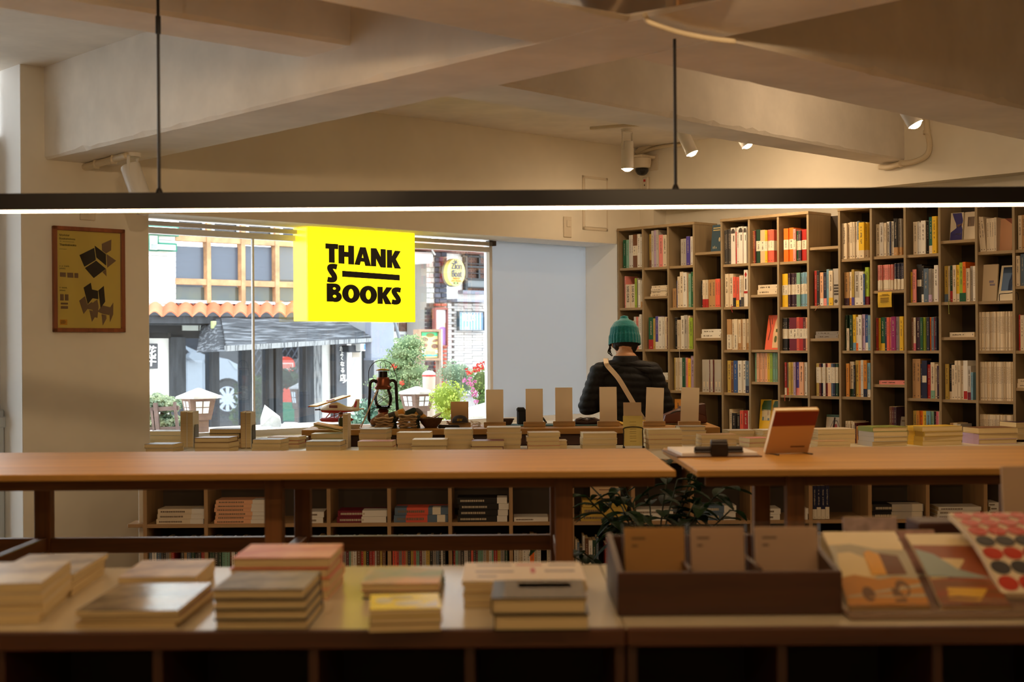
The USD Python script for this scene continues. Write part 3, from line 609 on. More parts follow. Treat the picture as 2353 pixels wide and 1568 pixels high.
# compartment contents: column, shelf, first px, books "colour width height flags"; o = paper band, b = half covered by a band, q<col> = foot in another colour, l = leans, L = lying pile
SHELF = '''
0 0 1432|green 7 66;mint 6 66;white 6 76;white 5.5 76;brown 8 76 o;white 7 77;white 4 70
0 1 1436|pink 3 74;cream 10 54 C;cream 10 54 C;lime 4 68;grey 4 68;white 5 64;white 5.5 61 qtan
0 2 1452|white 5 66;white 4.5 75;pink 4 75;white 4.5 75;white 5 80
0 3 1436|grey 8 64;pale 8 64;charcoal 8 60;white 8 64
1 0 1493|gold 6 78 qbrown;pale 5 85;lilac 5 86;pale 5 86;pink 9 74;cream 9 73
1 1 1495|L cream 38 6 4
1 2 1490|green 11 73 qred;gold 5 71;purple 7 76 qwhite;white 9 74;white 5 74;cream 5 74;maroon 3.5 72;cream 4 64
1 3 1508|L white 27 8 2
1 4 1508|steel 5 76;sky 5 78;sky 6 78;white 4 80;sky 5 78
2 0 1564|pale 7 62 K;pale 7 62 K;purple 8 67;white 6 66
2 1 1546|tan 8 45;blue 3 63;cream 5.5 72;cream 8 82;white 8.5 80;tan 3 78;mint 6 77;green 6.5 81
2 2 1550|black 6 74;cream 7 68;white 8.5 77;pale 8 78;cream 5 77;lime 8 72
2 3 1549|gold 3 76;cream 5 76;cream 5 76;white 5 76;green 6 76;grey 4 76;pink 3 76;yellow 6 74;lilac 8 80;rose 5 79
2 4 1549|amber 16 74
3 1 1611|black 4 63;cream 6 64 qred;cream 6 64 qred;tan 9 64;tan 9 64;coral 5.5 65;coral 5.5 65
3 2 1611|L white 46 10 2
3 3 1612|pale 9 75 S;pale 9 75 S;maroon 1.8 75;pale 6 75 S;maroon 1.8 75;pale 9 75 S;pale 8 75 S
3 4 1630|L white 27 11 1
4 0 1666|charcoal 4 80;charcoal 4 81;charcoal 4 82;charcoal 3 82;white 10 84 H;red 2 75;white 6 84 H;white 10 85 H;red 1.8 75;white 7 84 H
4 1 1667|cream 8.5 77;cream 9 77;coral 6.5 70 qblack;coral 7 69 qyellow;white 6 72 qnavy;cream 5 72 qcharcoal;white 9 84 Q
4 2 1671|tan 10 71 b;cream 6 71;cream 8 71 b;cream 7 70 qtan;tan 5 71;cream 7 71;cream 6 71 qtan
4 3 1672|gold 8 74;brown 6 72;blue 9 74;white 9 74;white 9 74;steel 9 73 qnavy
4 4 1674|cream 7 60;black 9 52;black 9 50;coral 8 58;red 10 58;white 6 58
5 0 1729|brown 4 76;orange 2 76;maroon 3 76;forest 11 78 o;peach 11 76 o;yellow 5 75 o;coral 5.5 76 o;coral 6 76 o;coral 4 75 o
5 1 1741|L cream 46 11 2
5 3 1734|mint 5 67;peach 6 67;peach 6 67;peach 6 67;peach 6 67;yellow 6 67;lime 6 67;mint 7 67;mint 3.5 67
6 0 1803|orange 10.5 77 o;orange 11 78 o;pink 6 75 o;green 5.5 70 o;plum 6 70 o;red 11 72 o
6 1 1797|yellow 7.5 77 o;yellow 7.5 77 o;plum 5 78 o;plum 5 78 o;plum 5 78 o;plum 4.5 78 o;mint 8 78 o;sky 5 78 o;sky 5 79 o;sky 6.5 79 o
6 2 1797|black 4.5 76 o;black 4.5 76 o;black 4 76 o;black 4 76 o;wine 8.5 76 o;wine 9 76 o;coral 6 77 o;red 8.5 76 o;maroon 6.5 76 o;peach 4 76 o
6 3 1803|red 4 76 qcream;grey 5 75 qcoral;gold 5 76;gold 5.5 76;lilac 5 76;purple 8 76 qpink;peach 10 76;white 7 76
6 4 1803|cream 9 50;pale 9 51;cream 9 50;lilac 9 50;cream 9 51
7 1 1871|red 6 82;black 6 82;peach 8.5 77 qwhite;navy 7 77 qpink;sky 6 84;cream 9 80 qyellow;pale 13 84 E
7 2 1873|L grey 54 8 2
7 3 1875|gold 7 76 b;maroon 4 76 b;navy 5 76 b;white 5 76 b;wine 4 76 b;peach 8 76 b;steel 6 76 b;navy 5 76 b;forest 6 76 b
8 0 1937|cream 11 83;cream 6 84;cream 6 85;cream 5.5 85;cream 5 85;steel 5 86 b;yellow 12 82 qcream;yellow 6 82 qcream
8 1 1940|tan 11 77 qplum;cream 6 78 qamber;gold 6 83 qpurple;pale 12 78 qwhite;white 9 77;blue 4 72;lime 8 86 qwine
8 2 1941|forest 5 83;cream 6 52 l;forest 7 82;yellow 7 83 qsky;cream 6 78 qorange;white 8 82;lilac 7 83;blue 7 82 qwhite;sky 6 81
8 3 1944|amber 7 77;cream 9 81 qforest;black 4 74;gold 8 84;amber 6 84;white 6 85;amber 8 84 qnavy;sky 7 78 qwhite
8 4 1942|cream 5 52;cream 5 52;cream 5 52;cream 4 50;maroon 4 48;amber 6 40;navy 5 40;coral 10 42;steel 4 41;yellow 6 42;navy 5 42
9 0 2014|cream 9 75;pale 9 78;cream 6 77;white 7 79;navy 3 79;white 7 79;black 9 85 qtan;grey 8 84 qtan
9 1 2018|pink 3.2 60 x12 o2;navy 4 62 x5 o2
9 2 2014|red 4 76;yellow 4.5 76;green 9 77 qyellow;navy 5 77;coral 6 77;pink 5 77;magenta 10 78;lilac 5 78;grey 5 78;yellow 8 78
9 3 2019|L pink 62 9 1
10 0 2099|cream 9 76;pale 6 77;white 5 74;white 10 77;black 7 76;teal 8 84 qcream;yellow 10 85
10 1 2092|yellow 6 72;pink 8 77;black 12 88 W;black 5 84 qwhite;steel 11 78;grey 7 77 qlilac;pale 6 76;white 9 84;lilac 3 83
10 2 2095|brown 5 77;cream 5 77 qrose;plum 10 77;green 6 77;lime 5 77;olive 4 77;navy 6 77;orange 4 77;steel 6 77;red 3 77;navy 4 77
10 3 2096|tan 9 91;tan 9 91;navy 4 80;navy 12 87 W;red 7 78;cream 9 83 qmint;cream 7 79;plum 6 76
10 4 2096|gold 8 82;amber 7 82;orange 7 82;yellow 10 82;sky 10 82;mint 6 82;plum 6 82;rose 6 82;cream 5 82
11 1 2170|gold 9 84 qsteel;cream 4 84;forest 6 85 qred;cream 8 85;yellow 8 85 qcream;lime 8 90 qgreen;orange 7 91 qgreen;cream 9 76;pale 6 81;white 6 81
11 2 2182|L cream 58 11 1
11 3 2172|gold 8 82;black 6 84 qcream;cream 7 80;cream 6 90;cream 7 90;cream 6 79;white 10 90 R;pale 8 78 qwine;sky 5 64
11 4 2180|tan 9 70;cream 9 70;pale 9 68
12 0 2254|cream 7 82 l;cream 7 81 l;cream 6 77 l;cream 6 77 l;cream 6 77 l;cream 6 78 l
12 2 2251|cream 3.4 90 x22
12 3 2251|cream 3.4 90 x22
12 4 2251|cream 3.4 84 x22
13 0 2340|cream 9 80;tan 9 80
13 1 2336|cream 9 70;steel 9 74
13 2 2340|red 5 84;cream 8 82;pale 9 82
13 3 2336|L cream 60 10 2
'''
NB = 0
for line in SHELF.strip().split('\n'):
    head, items = line.split('|'); c, s, x = head.split(); c, s, x = int(c), int(s), float(x)
    z = SHZ[c][s]; i = 0
    pxm = (CE[c]+CE[c+1])/2
    yb = SH[c][s] if s < 4 else None
    for it in items.split(';'):
        tk = it.split()
        place = 'shelf %s, bookcase column %s from window' % (('one','two','three','four','five')[s], ORD[c])
        if tk[0] == 'L':
            col, wpx, hpx, n = tk[1], float(tk[2]), float(tk[3]), int(tk[4])
            v0, v1 = pv(atU(x, 740, U0+.02)), pv(atU(x+wpx, 740, U0+.02)); L = v0-v1; zz = z
            for k in range(n):
                th = shz(x, 700) - shz(x, 700+hpx); NB += 1
                nm = ['only one'] if n == 1 else ['lower', 'upper'] if n == 2 else ['bottom','third','second','top']
                t = thing('book', '%s book lying flat, %s in pile, %s' % (WORD.get(col,col), nm[k], place), 'book', uv(U0+.02+.004*(k%2), v0-.003*k, zz), AS, 'books lying flat in the bookcase')
                book_parts(t, th, L-.004, .15, col, R_FLATF, (L-.004,0,0), seed=NB); zz += th + .0005
            continue
        col, wpx, hpx, fl = tk[0], float(tk[1]), float(tk[2]), tk[3:]
        rep = next((int(f[1:]) for f in fl if f[0] == 'x'), 1)
        for k in range(rep):
            v0, v1 = pv(atU(x, 740, U0+.02)), pv(atU(x+wpx, 740, U0+.02)); w = (v0-v1)*.985
            ph_ = shz(pxm, 700) - shz(pxm, 700+hpx)
            r = random.Random(1000*c+100*s+i); d = r.uniform(.125,.165); back = r.uniform(.014,.028)
            xx = x; x += wpx; i += 1
            loc = uv(U0+back, v0, z)
            band = None
            if 'o' in fl: band = (.36,.66,None)
            if 'b' in fl: band = (.4,.88,None) if c == 7 else (.02,.5,None)
            if 'o2' in fl: band = (.02,.38+.04*r.random(),None)
            two = next(((f[1:], .22 if f[1:] not in ('red','black','charcoal') else .3) for f in fl if f[0] == 'q'), None)
            if wpx*hpx < SMALL and not any(f in fl for f in ('S','C')):
                painted_book(w, ph_, d, col, loc, AS, band, r, two); continue
            NB += 1
            lab = '%s book%s, %s from left, %s' % (WORD.get(col,col), ' with white band' if band else '', ORD[i-1], place)
            t = thing('book', lab, 'book', loc, AS, 'books standing in the tall bookcase')
            R = RY(-.09) if 'l' in fl else R_UP
            special = [f for f in fl if f in ('C','S','K','H','W','E','R','Q')]
            book_parts(t, w, ph_, d, col, R, band=band, two=two, title=not special and wpx > 4.4, seed=NB)
            if 'C' in fl: part('title', mv(text('100 CATS', w*.42, .0006, True), (w*.32, -.0002, ph_*.94), STAND @ RZ(-math.pi/2)), INKB, t)
            if 'S' in fl:
                wd = ['F.','S','','C','','OTT','FITZ'][i-1] or ' '
                if wd.strip(): part('title', mv(text(wd, .010, .0006, True), (w*.12, -.0002, ph_*.90), STAND), INKL, t)
                part('figure', stand(unary_union([Point(w*.5, ph_*.30).buffer(.006), Polygon([(w*.35,ph_*.28),(w*.65,ph_*.28),(w*.6,ph_*.16),(w*.45,ph_*.16)])]), .0006), cm('cream'), t); part('mark', bx(w*.3,w*.7,-.0008,0,ph_*.06,ph_*.075), INKD, t)
            if 'K' in fl: part('title', join([bx(w*.22+a*w, w*.22+b*w, -.0008, 0, ph_*z0, ph_*z1) for z in (.80,.70,.60,.50) for a,b,z0,z1 in ((.0,.55,z+.065,z+.08),(.0,.12,z,z+.08),(.42,.55,z+.01,z+.05),(.0,.55,z,z+.015))]), INKB, t)
            if 'H' in fl: part('portrait', stand(Polygon([(w*.05,ph_*.84),(w*.95,ph_*.84),(w*.95,ph_*.9),(w*.7,ph_*.97),(w*.3,ph_*.96),(w*.05,ph_*.9)]), .0006), mat((70,60,52),.6), t); part('title', bx(w*.55,w*.75,-.0008,0,ph_*.62,ph_*.78), INKD, t)
            if 'W' in fl: part('label', bx(w*.1,w*.9,-.0008,0,ph_*.42,ph_*.60), OBI, t)
            if 'E' in fl: part('print', join([bx(w*.15,w*.95,-.0008,0,ph_*k,ph_*(k+.05)) for k in (.52,.44,.36,.28)] + [stand(Point(w*.5,ph_*.11).buffer(w*.28), .0008)]), mat((66,56,46),.6), t)
            if 'R' in fl: part('print', bx(w*.1,w*.9,-.0008,0,.004,ph_*.22), cm('red'), t)
            if 'Q' in fl: part('print', join([bx(w*.05,w*.95,-.0008,0,ph_*.36,ph_*.42), stand(Polygon([(w*.2,ph_*.87),(w*.5,ph_*.95),(w*.8,ph_*.87),(w*.5,ph_*.79)]), .0008)]), cm('red'), t); part('title', bx(w*.35,w*.65,-.0008,0,ph_*.46,ph_*.76), INKD, t)
# face-out books and cards in the bookcase
def faceout(c, s, x0, x1, ytop, ybot, col, label, art=(), lean=.12, gloss=.4, th=.012, name='book', cat='book', back=.05):
    p0, p1 = atU(x0, ybot, U0+back), atU(x1, ybot, U0+back); w = pv(p0)-pv(p1); z = SHZ[c][s] if s is not None else p0[2]; h = float(atU(x0,ytop,U0+back)[2]) - float(p0[2])
    t = thing(name, label, cat, uv(U0+back, pv(p0), z), AS, 'books shown face out in the bookcase')
    R = RX(-lean); T = lambda m: mv(m, (0,0,0), R)
    part('cover', T(join([bx(0,w,0,.0015,0,h), bx(0,w,th-.0015,th,0,h), bx(0,.0015,.0015,th,0,h)])), mat(PAL[col] if isinstance(col,str) else col, gloss), t)
    part('page_block', T(bx(.0015,w-.001,.0015,th-.0015,.001,h-.001)), PAGES, t)
    for nm, poly, rgb in art:
        part(nm, T(stand(affinity.scale(poly, w, h, origin=(0,0)), .0008, (0,-.0002,0))), mat(rgb,.5), t)
    return t
B_ = lambda a,b,c,d: sbox(a,b,c,d)
ln = lambda pts, w: LineString(pts).buffer(w)
faceout(3,0,1633,1656,515,578,(52,78,92),'dark blue picture book facing out on the top shelf of the fourth bookcase column',[('title',unary_union([B_(.12,.86,.95,.90),B_(.12,.78,.8,.82)]),(190,170,110)),('picture',unary_union([B_(.2,.12,.25,.2),B_(.35,.12,.4,.22),B_(.5,.12,.55,.18),Point(.8,.45).buffer(.08)]),(210,190,140))])
faceout(5,2,1757,1787,722,803,(226,96,66),'coral picture book leaning face out in the sixth bookcase column',[('picture',Polygon([(.55,.05),(.98,.05),(.98,.98),(.7,.9),(.6,.8),(.52,.5)]),(224,184,140)),('title',unary_union([ln([(.12,.9),(.3,.6),(.2,.3)],.03),ln([(.3,.9),(.36,.75)],.02)]),(120,50,40)),('figure',unary_union([Point(.75,.3).buffer(.1),B_(.7,.5,.85,.6)]),(90,120,70))],lean=.2)
for k,(a,b,l) in enumerate(((1744,1769,'left of two yellow and green picture books facing out, sixth bookcase column'),(1769,1789,'right of two yellow and green picture books facing out, sixth bookcase column'))):
    faceout(5,4,a,b,925,994,'yellow',l,[('picture',Polygon([(.15,.62),(.98,.62),(.98,.98),(.3,.96),(.15,.8)]),(58,96,54)),('picture',unary_union([B_(.2,.3,.95,.66)]),(222,206,170)),('figure',unary_union([B_(.25,.3,.4,.42),B_(.5,.3,.62,.45),B_(.72,.3,.9,.38)]),(110,150,170)),('figure',Point(.75,.55).buffer(.08),(176,50,40))],lean=.12+.03*k)
faceout(7,4,1895,1931,920,992,'cream','cream sketch print facing out in the eighth bookcase column above a small easel',[('band',B_(0,.92,1,1),(70,96,70)),('drawing',unary_union([ln([(.3,.2),(.3,.6),(.45,.8),(.7,.8),(.85,.6),(.85,.2)],.012)]),(110,100,90)),('hat',Polygon([(.42,.6),(.72,.6),(.68,.7),(.46,.7)]),(170,60,50))])
p = atU(1905, 984, U0+.02)
t = thing('easel', 'small dark easel with two prongs before the cream sketch print', 'easel', uv(U0+.025, pv(p), SHZ[7][4]), AS)
part('legs', join([tube([(0,0,0),(.02,.0,.03),(.035,.01,.19)],.005,6), tube([(.13,0,0),(.11,0,.03),(.09,.01,.19)],.005,6)]), mat((50,34,32),.5), t); part('rest', tube([(-.01,-.01,.032),(.14,-.01,.032)],.005,6), mat((50,34,32),.5), t)
faceout(9,4,2063,2083,948,994,'pale','pale booklet leaning face out low in the tenth bookcase column',[('title',B_(.3,.75,.95,.82),(130,110,90))],lean=.2)
t9 = uv(U0+.02, pv(atU(2042,740,U0+.02)), SHZ[9][4])
for k in range(3): painted_book(.02,.19,.14,('brown','maroon','plum')[k], uv(U0+.02, pv(atU(2042+5*k,740,U0+.02)), SHZ[9][4]), AS)
faceout(11,0,2182,2211,486,551,(226,214,190),'cream book with a violet profile cover facing out, top of twelfth bookcase column',[('picture',Polygon([(.12,.98),(.85,.98),(.98,.7),(.9,.5),(.98,.38),(.98,.02),(.02,.02),(.05,.3),(.5,.45),(.45,.6),(.3,.75)]),(64,58,128)),('picture',Polygon([(.5,.55),(.95,.6),(.95,.52),(.6,.45)]),(230,180,90)),('title',B_(.45,.2,.9,.26),(220,210,220))])
faceout(11,0,2214,2241,483,548,(222,206,180),'cream book with a small photograph facing out, top of twelfth bookcase column',[('photo',B_(.28,.48,.85,.82),(120,100,84)),('figure',B_(.4,.48,.5,.7),(190,150,120))])
faceout(12,0,2293,2325,498,573,(206,156,120),'leaning salmon brown book facing out, top shelf of thirteenth bookcase column',[('shade',Polygon([(.4,1),(1,1),(1,.8)]),(140,76,56))],lean=.1)
faceout(12,1,2256,2290,604,689,(220,200,168),'cream booklet leaning face out on shelf two of the thirteenth bookcase column',[('title',unary_union([B_(.45,.5,.75,.56),B_(.5,.42,.85,.47)]),(150,140,160))],lean=.1)
faceout(12,1,2292,2327,604,688,(226,212,184),'framed blue photograph book tilted on a wire stand, thirteenth bookcase column',[('photo',B_(.16,.28,.98,.95),(96,122,160)),('figure',Polygon([(.6,.28),(.85,.28),(.88,.6),(.75,.75),(.62,.55)]),(52,66,110)),('photo_top',B_(.16,.78,.98,.95),(60,70,92))],lean=.25,back=.03)
p = atU(2296, 683, U0+.01)
t = thing('wire_stand', 'thin black wire stand holding the framed blue photograph book', 'stand', uv(U0+.012, pv(p), SHZ[12][1]), AS); part('wire', tube(bez([(0,0,.0),(0,0,.03),(.01,-.004,.04),(.06,-.004,.042),(.11,0,.045),(.12,.0,.02),(.12,0,0)],6),.0022,6), BLK, t)
# yellow notice hanging from a shelf
p = atU(2018, 672, U0-.002); q = atU(2050, 706, U0-.002)
t = thing('paper_notice', 'yellow paper notice hanging from a shelf under the pink books', 'notice', uv(U0-.003, pv(p), float(q[2])), AS)
w, h = pv(p)-pv(q), float(p[2]-q[2])
part('sheet', grid(lambda s, t_: (s*w, -.004*np.sin(t_*3)-.002, h*t_), 3, 8, .0006), mat((228,186,44), .5), t)
part('print', join([bx(w*a, w*b, -.0085+.002*abs(.5-k), -.0035, h*k, h*(k+.022)) for a,b,k in ((.3,.75,.84),(.15,.85,.76),(.2,.8,.62),(.2,.8,.56),(.2,.8,.50),(.2,.75,.44),(.2,.8,.38),(.2,.7,.32))]), mat((150,116,30),.6), t)
# bookmark ribbons
for nm, px, y0, y1, col, sw in (('red',1682,705,718,'red',2),('orange',1882,702,714,'peach',-8),('pale',1563,803,822,'pale',0),('pale grey',1818,909,922,'pale',-3),('orange',1805,909,922,'coral',0),('olive',2181,693,722,'olive',1)):
    a, b = atU(px, y0, U0+.001), atU(px+sw, y1, U0+.001)
    solo('bookmark_ribbon', tube(bez([(0,.02,.0),(0,-.004,.001),(.2*(pv(a)-pv(b)),-.006,-.01),(pv(a)-pv(b),-.004,float(b[2]-a[2]))],4), .0022, 5), cm(col), '%s bookmark ribbon over a shelf edge at bookcase column %s' % (nm, {1682:'five',1882:'eight',1563:'three',1818:'seven, right',1805:'seven, left',2181:'twelve'}[px]), 'ribbon', uv(U0-.001, pv(a), float(a[2])), AS)

# ------------------------------------------------------------------ stacks: books lying with their page edges to the viewer
def lying(lab, loc, rot, L, D, th, col, group, face='edge', hard=False, cover=None, art=None, seed=0, title=False, gloss=.4, band=None):
    """face: what looks to -y: 'edge' = fore-edge, 'spine', 'left' = spine at the left end"""
    t = thing('book', lab, 'book', loc, rot, group)
    a = {'spine': 0, 'edge': math.pi, 'left': -math.pi/2}[face]
    lx, ly = (L, D) if face != 'left' else (D, L)
    R = flat(a); o = R @ np.array([-th/2*0, -ly/2, -lx/2]); o = np.array([o[0], o[1], 0])
    book_parts(t, th, lx, ly, col, R, o, hard=hard, cover=cover, seed=seed, title=title, gloss=gloss, band=band)
    for nm, poly, rgb in (art or ()):
        part(nm, mv(extr(affinity.scale(poly, L, D, origin=(0,0)), .0006), (-L/2, -D/2, th)), mat(rgb, gloss) if not isinstance(rgb, UsdShade.Material) else rgb, t)
    return t
def edge_place(pxl, pxr, yb, z):
    a, b = atZ(pxl, yb, z), atZ(pxr, yb, z); return a, b
NS = ['top','second','third','fourth','fifth','sixth','seventh','eighth']
# px left, right, base y, book heights px, depth m, colours (top first), rot, label of the pile, options
STK = [
 (330,397,1041,[9.5,10],.16,'plum cream',-.14,'front pile at the left end of the low bench','edge'),
 (342,416,1022,[10,10,10],.15,'grey cream cream',-.05,'pile behind the left front pile on the low bench','edge'),
 (447,527,1041,[11,12,11],.17,'brown brown tan',-.12,'pile right of the first bookend on the low bench','edge'),
 (482,553,1030,[10,11,11,11],.15,'charcoal black black black',-.05,'dark covered pile left of the second bookend on the low bench','edge'),
 (579,645,1039,[9.5,9.5,9],.17,'plum cream cream',-.12,'front pile right of the second bookend on the low bench','edge'),
 (612,686,1030,[8,8.5,8.5],.15,'tan red cream',-.15,'pile in front of the garden stones on the low bench','edge'),
 (701,783,1038,[11,12],.16,'grey cream',-.08,'low pile under the toy plane on the low bench','edge'),
 (714,788,1027,[10,10,9],.15,'cream olive cream',-.03,'pile behind the low pile under the toy plane','edge'),
 (826,890,1030,[10,11,12,10],.16,'pale cream cream cream',-.08,'pile behind the red covered books on the low bench','edge'),
 (822,903,1040,[12,13],.15,'red red',-.03,'red covered pile below the lantern on the low bench','edge'),
 (911,989,1032,[13,12,12],.15,'cream cream cream',-.03,'pile left of the basket on the low bench','edge'),
 (945,1026,1039,[14,14],.16,'cream brown',-.02,'pile in front of the basket pile on the low bench','edge'),
 (1021,1087,1034,[13,12,11,11],.16,'pale cream cream cream',.0,'pile below the cap and shortest card on the low bench','edge'),
 (1081,1157,1040,[13,13],.15,'wine wine',.0,'wine red pile in front of the tallest bench pile','edge'),
 (1119,1198,1034,[13,13,13,12],.16,'cream cream cream cream',.0,'tallest pile below the second tall card on the low bench','edge'),
 (1212,1287,1034,[10,10,10,9],.15,'cream cream coral coral',.03,'pile below the third and fourth tall cards on the low bench','edge'),
 (1282,1304,1032,[9,10],.12,'cream tan',.03,'small pile right of the coral edged pile on the low bench','edge'),
 (1337,1417,1034,[13,13,12],.16,'cream cream cream',.03,'pile left of the yellow sign holder on the low bench','edge'),
 (1489,1570,1032,[11,11,11,11],.16,'cream pink tan cream',.10,'pile right of the yellow sign holder on the low bench','edge'),
 (1562,1624,1022,[10,11,10,10],.15,'grey cream cream cream',.05,'pile behind the clipboard on the low bench','edge'),
 (1612,1697,1030,[10,10,10],.15,'tan cream cream',.10,'pile above the clipboard clip on the low bench','edge'),
 (1676,1742,1020,[10,10,10],.15,'pale cream cream',.1,'pile behind the pink pile on the low bench','edge'),
 (1750,1800,1022,[10,12,11],.14,'white white cream',.25,'pile just left of the tilted red book on the low bench','edge'),
 (1876,1968,1020,[11,11,11],.17,'cream cream cream',.16,'pile right of the tilted red book on the low bench','edge'),
 (1876,1955,1033,[9,9],.13,'tan cream',.10,'thin pile in front, right of the tilted red book','edge'),
 (2000,2090,1026,[11,11,11,11],.17,'olive pale pale pale',.24,'pile with grey green spines on the low bench','edge'),
 (2113,2220,1024,[11,11,11,10],.17,'gold gold gold gold',.26,'pile with pale yellow bands on the low bench','edge'),
 (2242,2346,1021,[13,12,12],.17,'brown lilac lilac',.24,'pile with violet spines near the right end of the low bench','edge'),
 (2180,2222,1010,[9,9],.15,'tan tan',.1,'tan pile behind the violet spined pile','edge'),
 (2330,2420,1010,[13,13,13],.17,'plum cream cream',.24,'pile cut by the right picture edge on the low bench','edge'),
]
for pxl, pxr, yb, hs, D, cols, rot, what, face in STK:
    a, b = edge_place(pxl, pxr, yb, BZ); c = (a+b)/2; L = float(np.linalg.norm(b-a)); cl = cols.split(); k = a[1]/F
    r = random.Random(int(pxl)); z = BZ
    ctr = np.array([c[0], c[1], 0]) + RZ(rot) @ np.array([0, D/2, 0])
    for i in range(len(hs)-1, -1, -1):
        th = hs[i]*k; col = cl[i]
        jx, jy = r.uniform(-.004,.004), r.uniform(-.004,.004)
        n = len(hs); pos = 'top' if i == 0 else 'bottom' if i == n-1 else NS[i]
        lay = 'left' if col in ('lilac',) or 'grey green' in what or 'pale yellow' in what else face
        lying('%s book of the %s' % (pos, what), (ctr[0]+jx, ctr[1]+jy, z), rot + r.uniform(-.03,.03), L*r.uniform(.97,1.0), D, th, col, 'books piled on the low bench', lay, hard=r.random()<.25, seed=i, band=(.3,.75,cm('lilac')) if col == 'lilac' else (.55,.9,cm('yellow')) if col == 'gold' else None)
        z += th + .0004
# thin slanted books on the pile under the toy plane
a = atZ(755, 1000, BZ+.075)
for k,(col,tilt,dz,lab) in enumerate((('lime',.20,.098,'thin pale green book sliding down the pile under the toy plane'),('amber',.20,.110,'thin orange book sliding on top of the pale green book'))):
    t = thing('book', lab, 'book', (float(atZ(752,1027,BZ)[0]), float(atZ(752,1027,BZ)[1])+.09, BZ+dz), -.05); R = RY(tilt) @ flat(math.pi); 
    book_parts(t, .008, .16, .14, col, R, R @ np.array([0,-.07,-.08]), title=False)
# upright books with bookends on the bench
def upright(px0, px1, yb, ytop, cols, what, D=.145, bookend=True, n0=0):
    a, b = atZ(px0, yb, BZ), atZ(px1, yb, BZ); k = a[1]/F; h = (yb-ytop)*k; n = len(cols); w = (b[0]-a[0])/n; lab = ['left','right'] if n == 2 else ['single']
    for i, col in enumerate(cols):
        t = thing('book', '%s upright book %s' % (lab[i], what), 'book', (a[0]+w*i, a[1], BZ), 0, 'books standing upright on the low bench')
        book_parts(t, w*.97, h*(1-.01*i), D, col, RZ(math.pi), (w*.97, D, 0), title=False, hard=True)
    if bookend:
        t = thing('bookend', 'rounded metal bookend right of the upright pair %s' % what, 'bookend', (b[0]+.002, a[1]+.02, BZ), .0)
        pl = sbox(0,0,.10,.13).buffer(-.02).buffer(.02)
        m = extr(pl, .0018); m = (np.stack([m[0][:,2], m[0][:,0], m[0][:,1]], 1), m[1][:, ::1])
        part('plate', m, mat((110,110,112) if n0 == 0 else (66,66,70), .4, metal=.5), t); part('foot', bx(0,.07,0,.1,.0,.0015), mat((110,110,112), .4, metal=.5), t)
upright(415, 444, 1030, 946, ['cream','white'], 'beside the first bookend on the low bench')
upright(553, 577, 1031, 947, ['tan','white'], 'beside the second bookend on the low bench', n0=1)
upright(788, 800, 1031, 952, ['cream'], 'standing alone in front of the toy plane', bookend=False)
solo('paper_slip', grid(lambda s,t_: (.03*s, .05*t_, .006*np.sin(s*2)+.001), 4, 4, .0006), mat((232,196,60),.5), 'small yellow paper slip lying beside the red covered pile', 'paper', atZ(903, 1042, BZ+.001), .2)
# books in the low bench, upper compartments
LOW = [(0,361,108,11.5,3,'cream','white'),(1,494,117,9,6,'peach','white'),(2,708,36,13,2,'white',None),(3,776,113,14,2,'wine','white'),(4,907,124,17,2,'coral','steel'),(5,1053,114,14,4,'black','white'),(6,1183,78,10,1,'white',None),(7,1337,104,16,3,'gold',None),(8,1462,85,13,2,'white',None),(9,1600,92,17,2,'steel','white'),(10,1758,36,13,2,'white',None),(10,1838,20,13,2,'white',None),(12,2006,116,17,2,'black','pale'),(13,2155,98,9,3,'white',None),(14,2274,26,9,4,'white',None)]
for c, px, wpx, hpx, n, col, col2 in LOW:
    yy = float(ROW); a, b = atY(px, 1180, BY+.012), atY(px+wpx, 1180, BY+.012); L = b[0]-a[0]; th = hpx*BY/F; z = ROW
    w2 = {3:'wine red and white',4:'coral and slate',5:'black and white',12:'black and patterned'}.get(c, WORD.get(col,col))
    for k in range(n):
        pos = ['only'] if n == 1 else ['bottom','top'] if n == 2 else ['bottom','middle','top'] if n == 3 else ['bottom','second','third','top'] if n == 4 else ['bottom','second','third','fourth','fifth','top']
        t = thing('book', '%s book, %s of flat pile in %s upper bench compartment%s' % (w2, pos[k], ORD[c], '' if c != 10 else (' left' if px < 1800 else ' right')), 'book', (a[0]+.004*((k*7)%3-1), a[1]+.004*(k%2), z), 0, 'books lying flat inside the low bench')
        book_parts(t, th*.97, L, .15, col, R_FLATF, (L,0,0), title=False, seed=k)
        T = lambda m: m
        if col2:
            x0 = {0:.72,1:.72,3:.5,4:0,5:.8,9:.7,12:.38}[c]; x1 = {4:.22}.get(c, 1.0)
            part('spine_block', bx(L*x0, L*x1+.0003, -.0006, .10, .0003, th*.97+.0003), cm(col2), t)
            if c in (4,): part('label', bx(L*(.70+.1*(1-k)), L*(.85+.1*(1-k)), -.001, .06, .001, th*.97+.0006), OBI, t); part('spine_block', bx(L*.62, L*1.0, -.0004, .10, .0002, th*.97+.0002), cm('steel'), t)
            if c in (12,): part('label', bx(L*.78, L*.98, -.001, .06, .001, th*.97+.0006), OBI, t)
        r = random.Random(c*10+k); ms = []; x = L*.06
        while x < L*.55: e = L*r.uniform(.015,.035); ms.append(bx(x, x+e, -.0012, 0, th*.3, th*.62)); x += e*1.35
        part('title', join(ms), INKL if lum(col) < .2 else mat((120,100,80),.6), t, kind='stuff')
        z += th
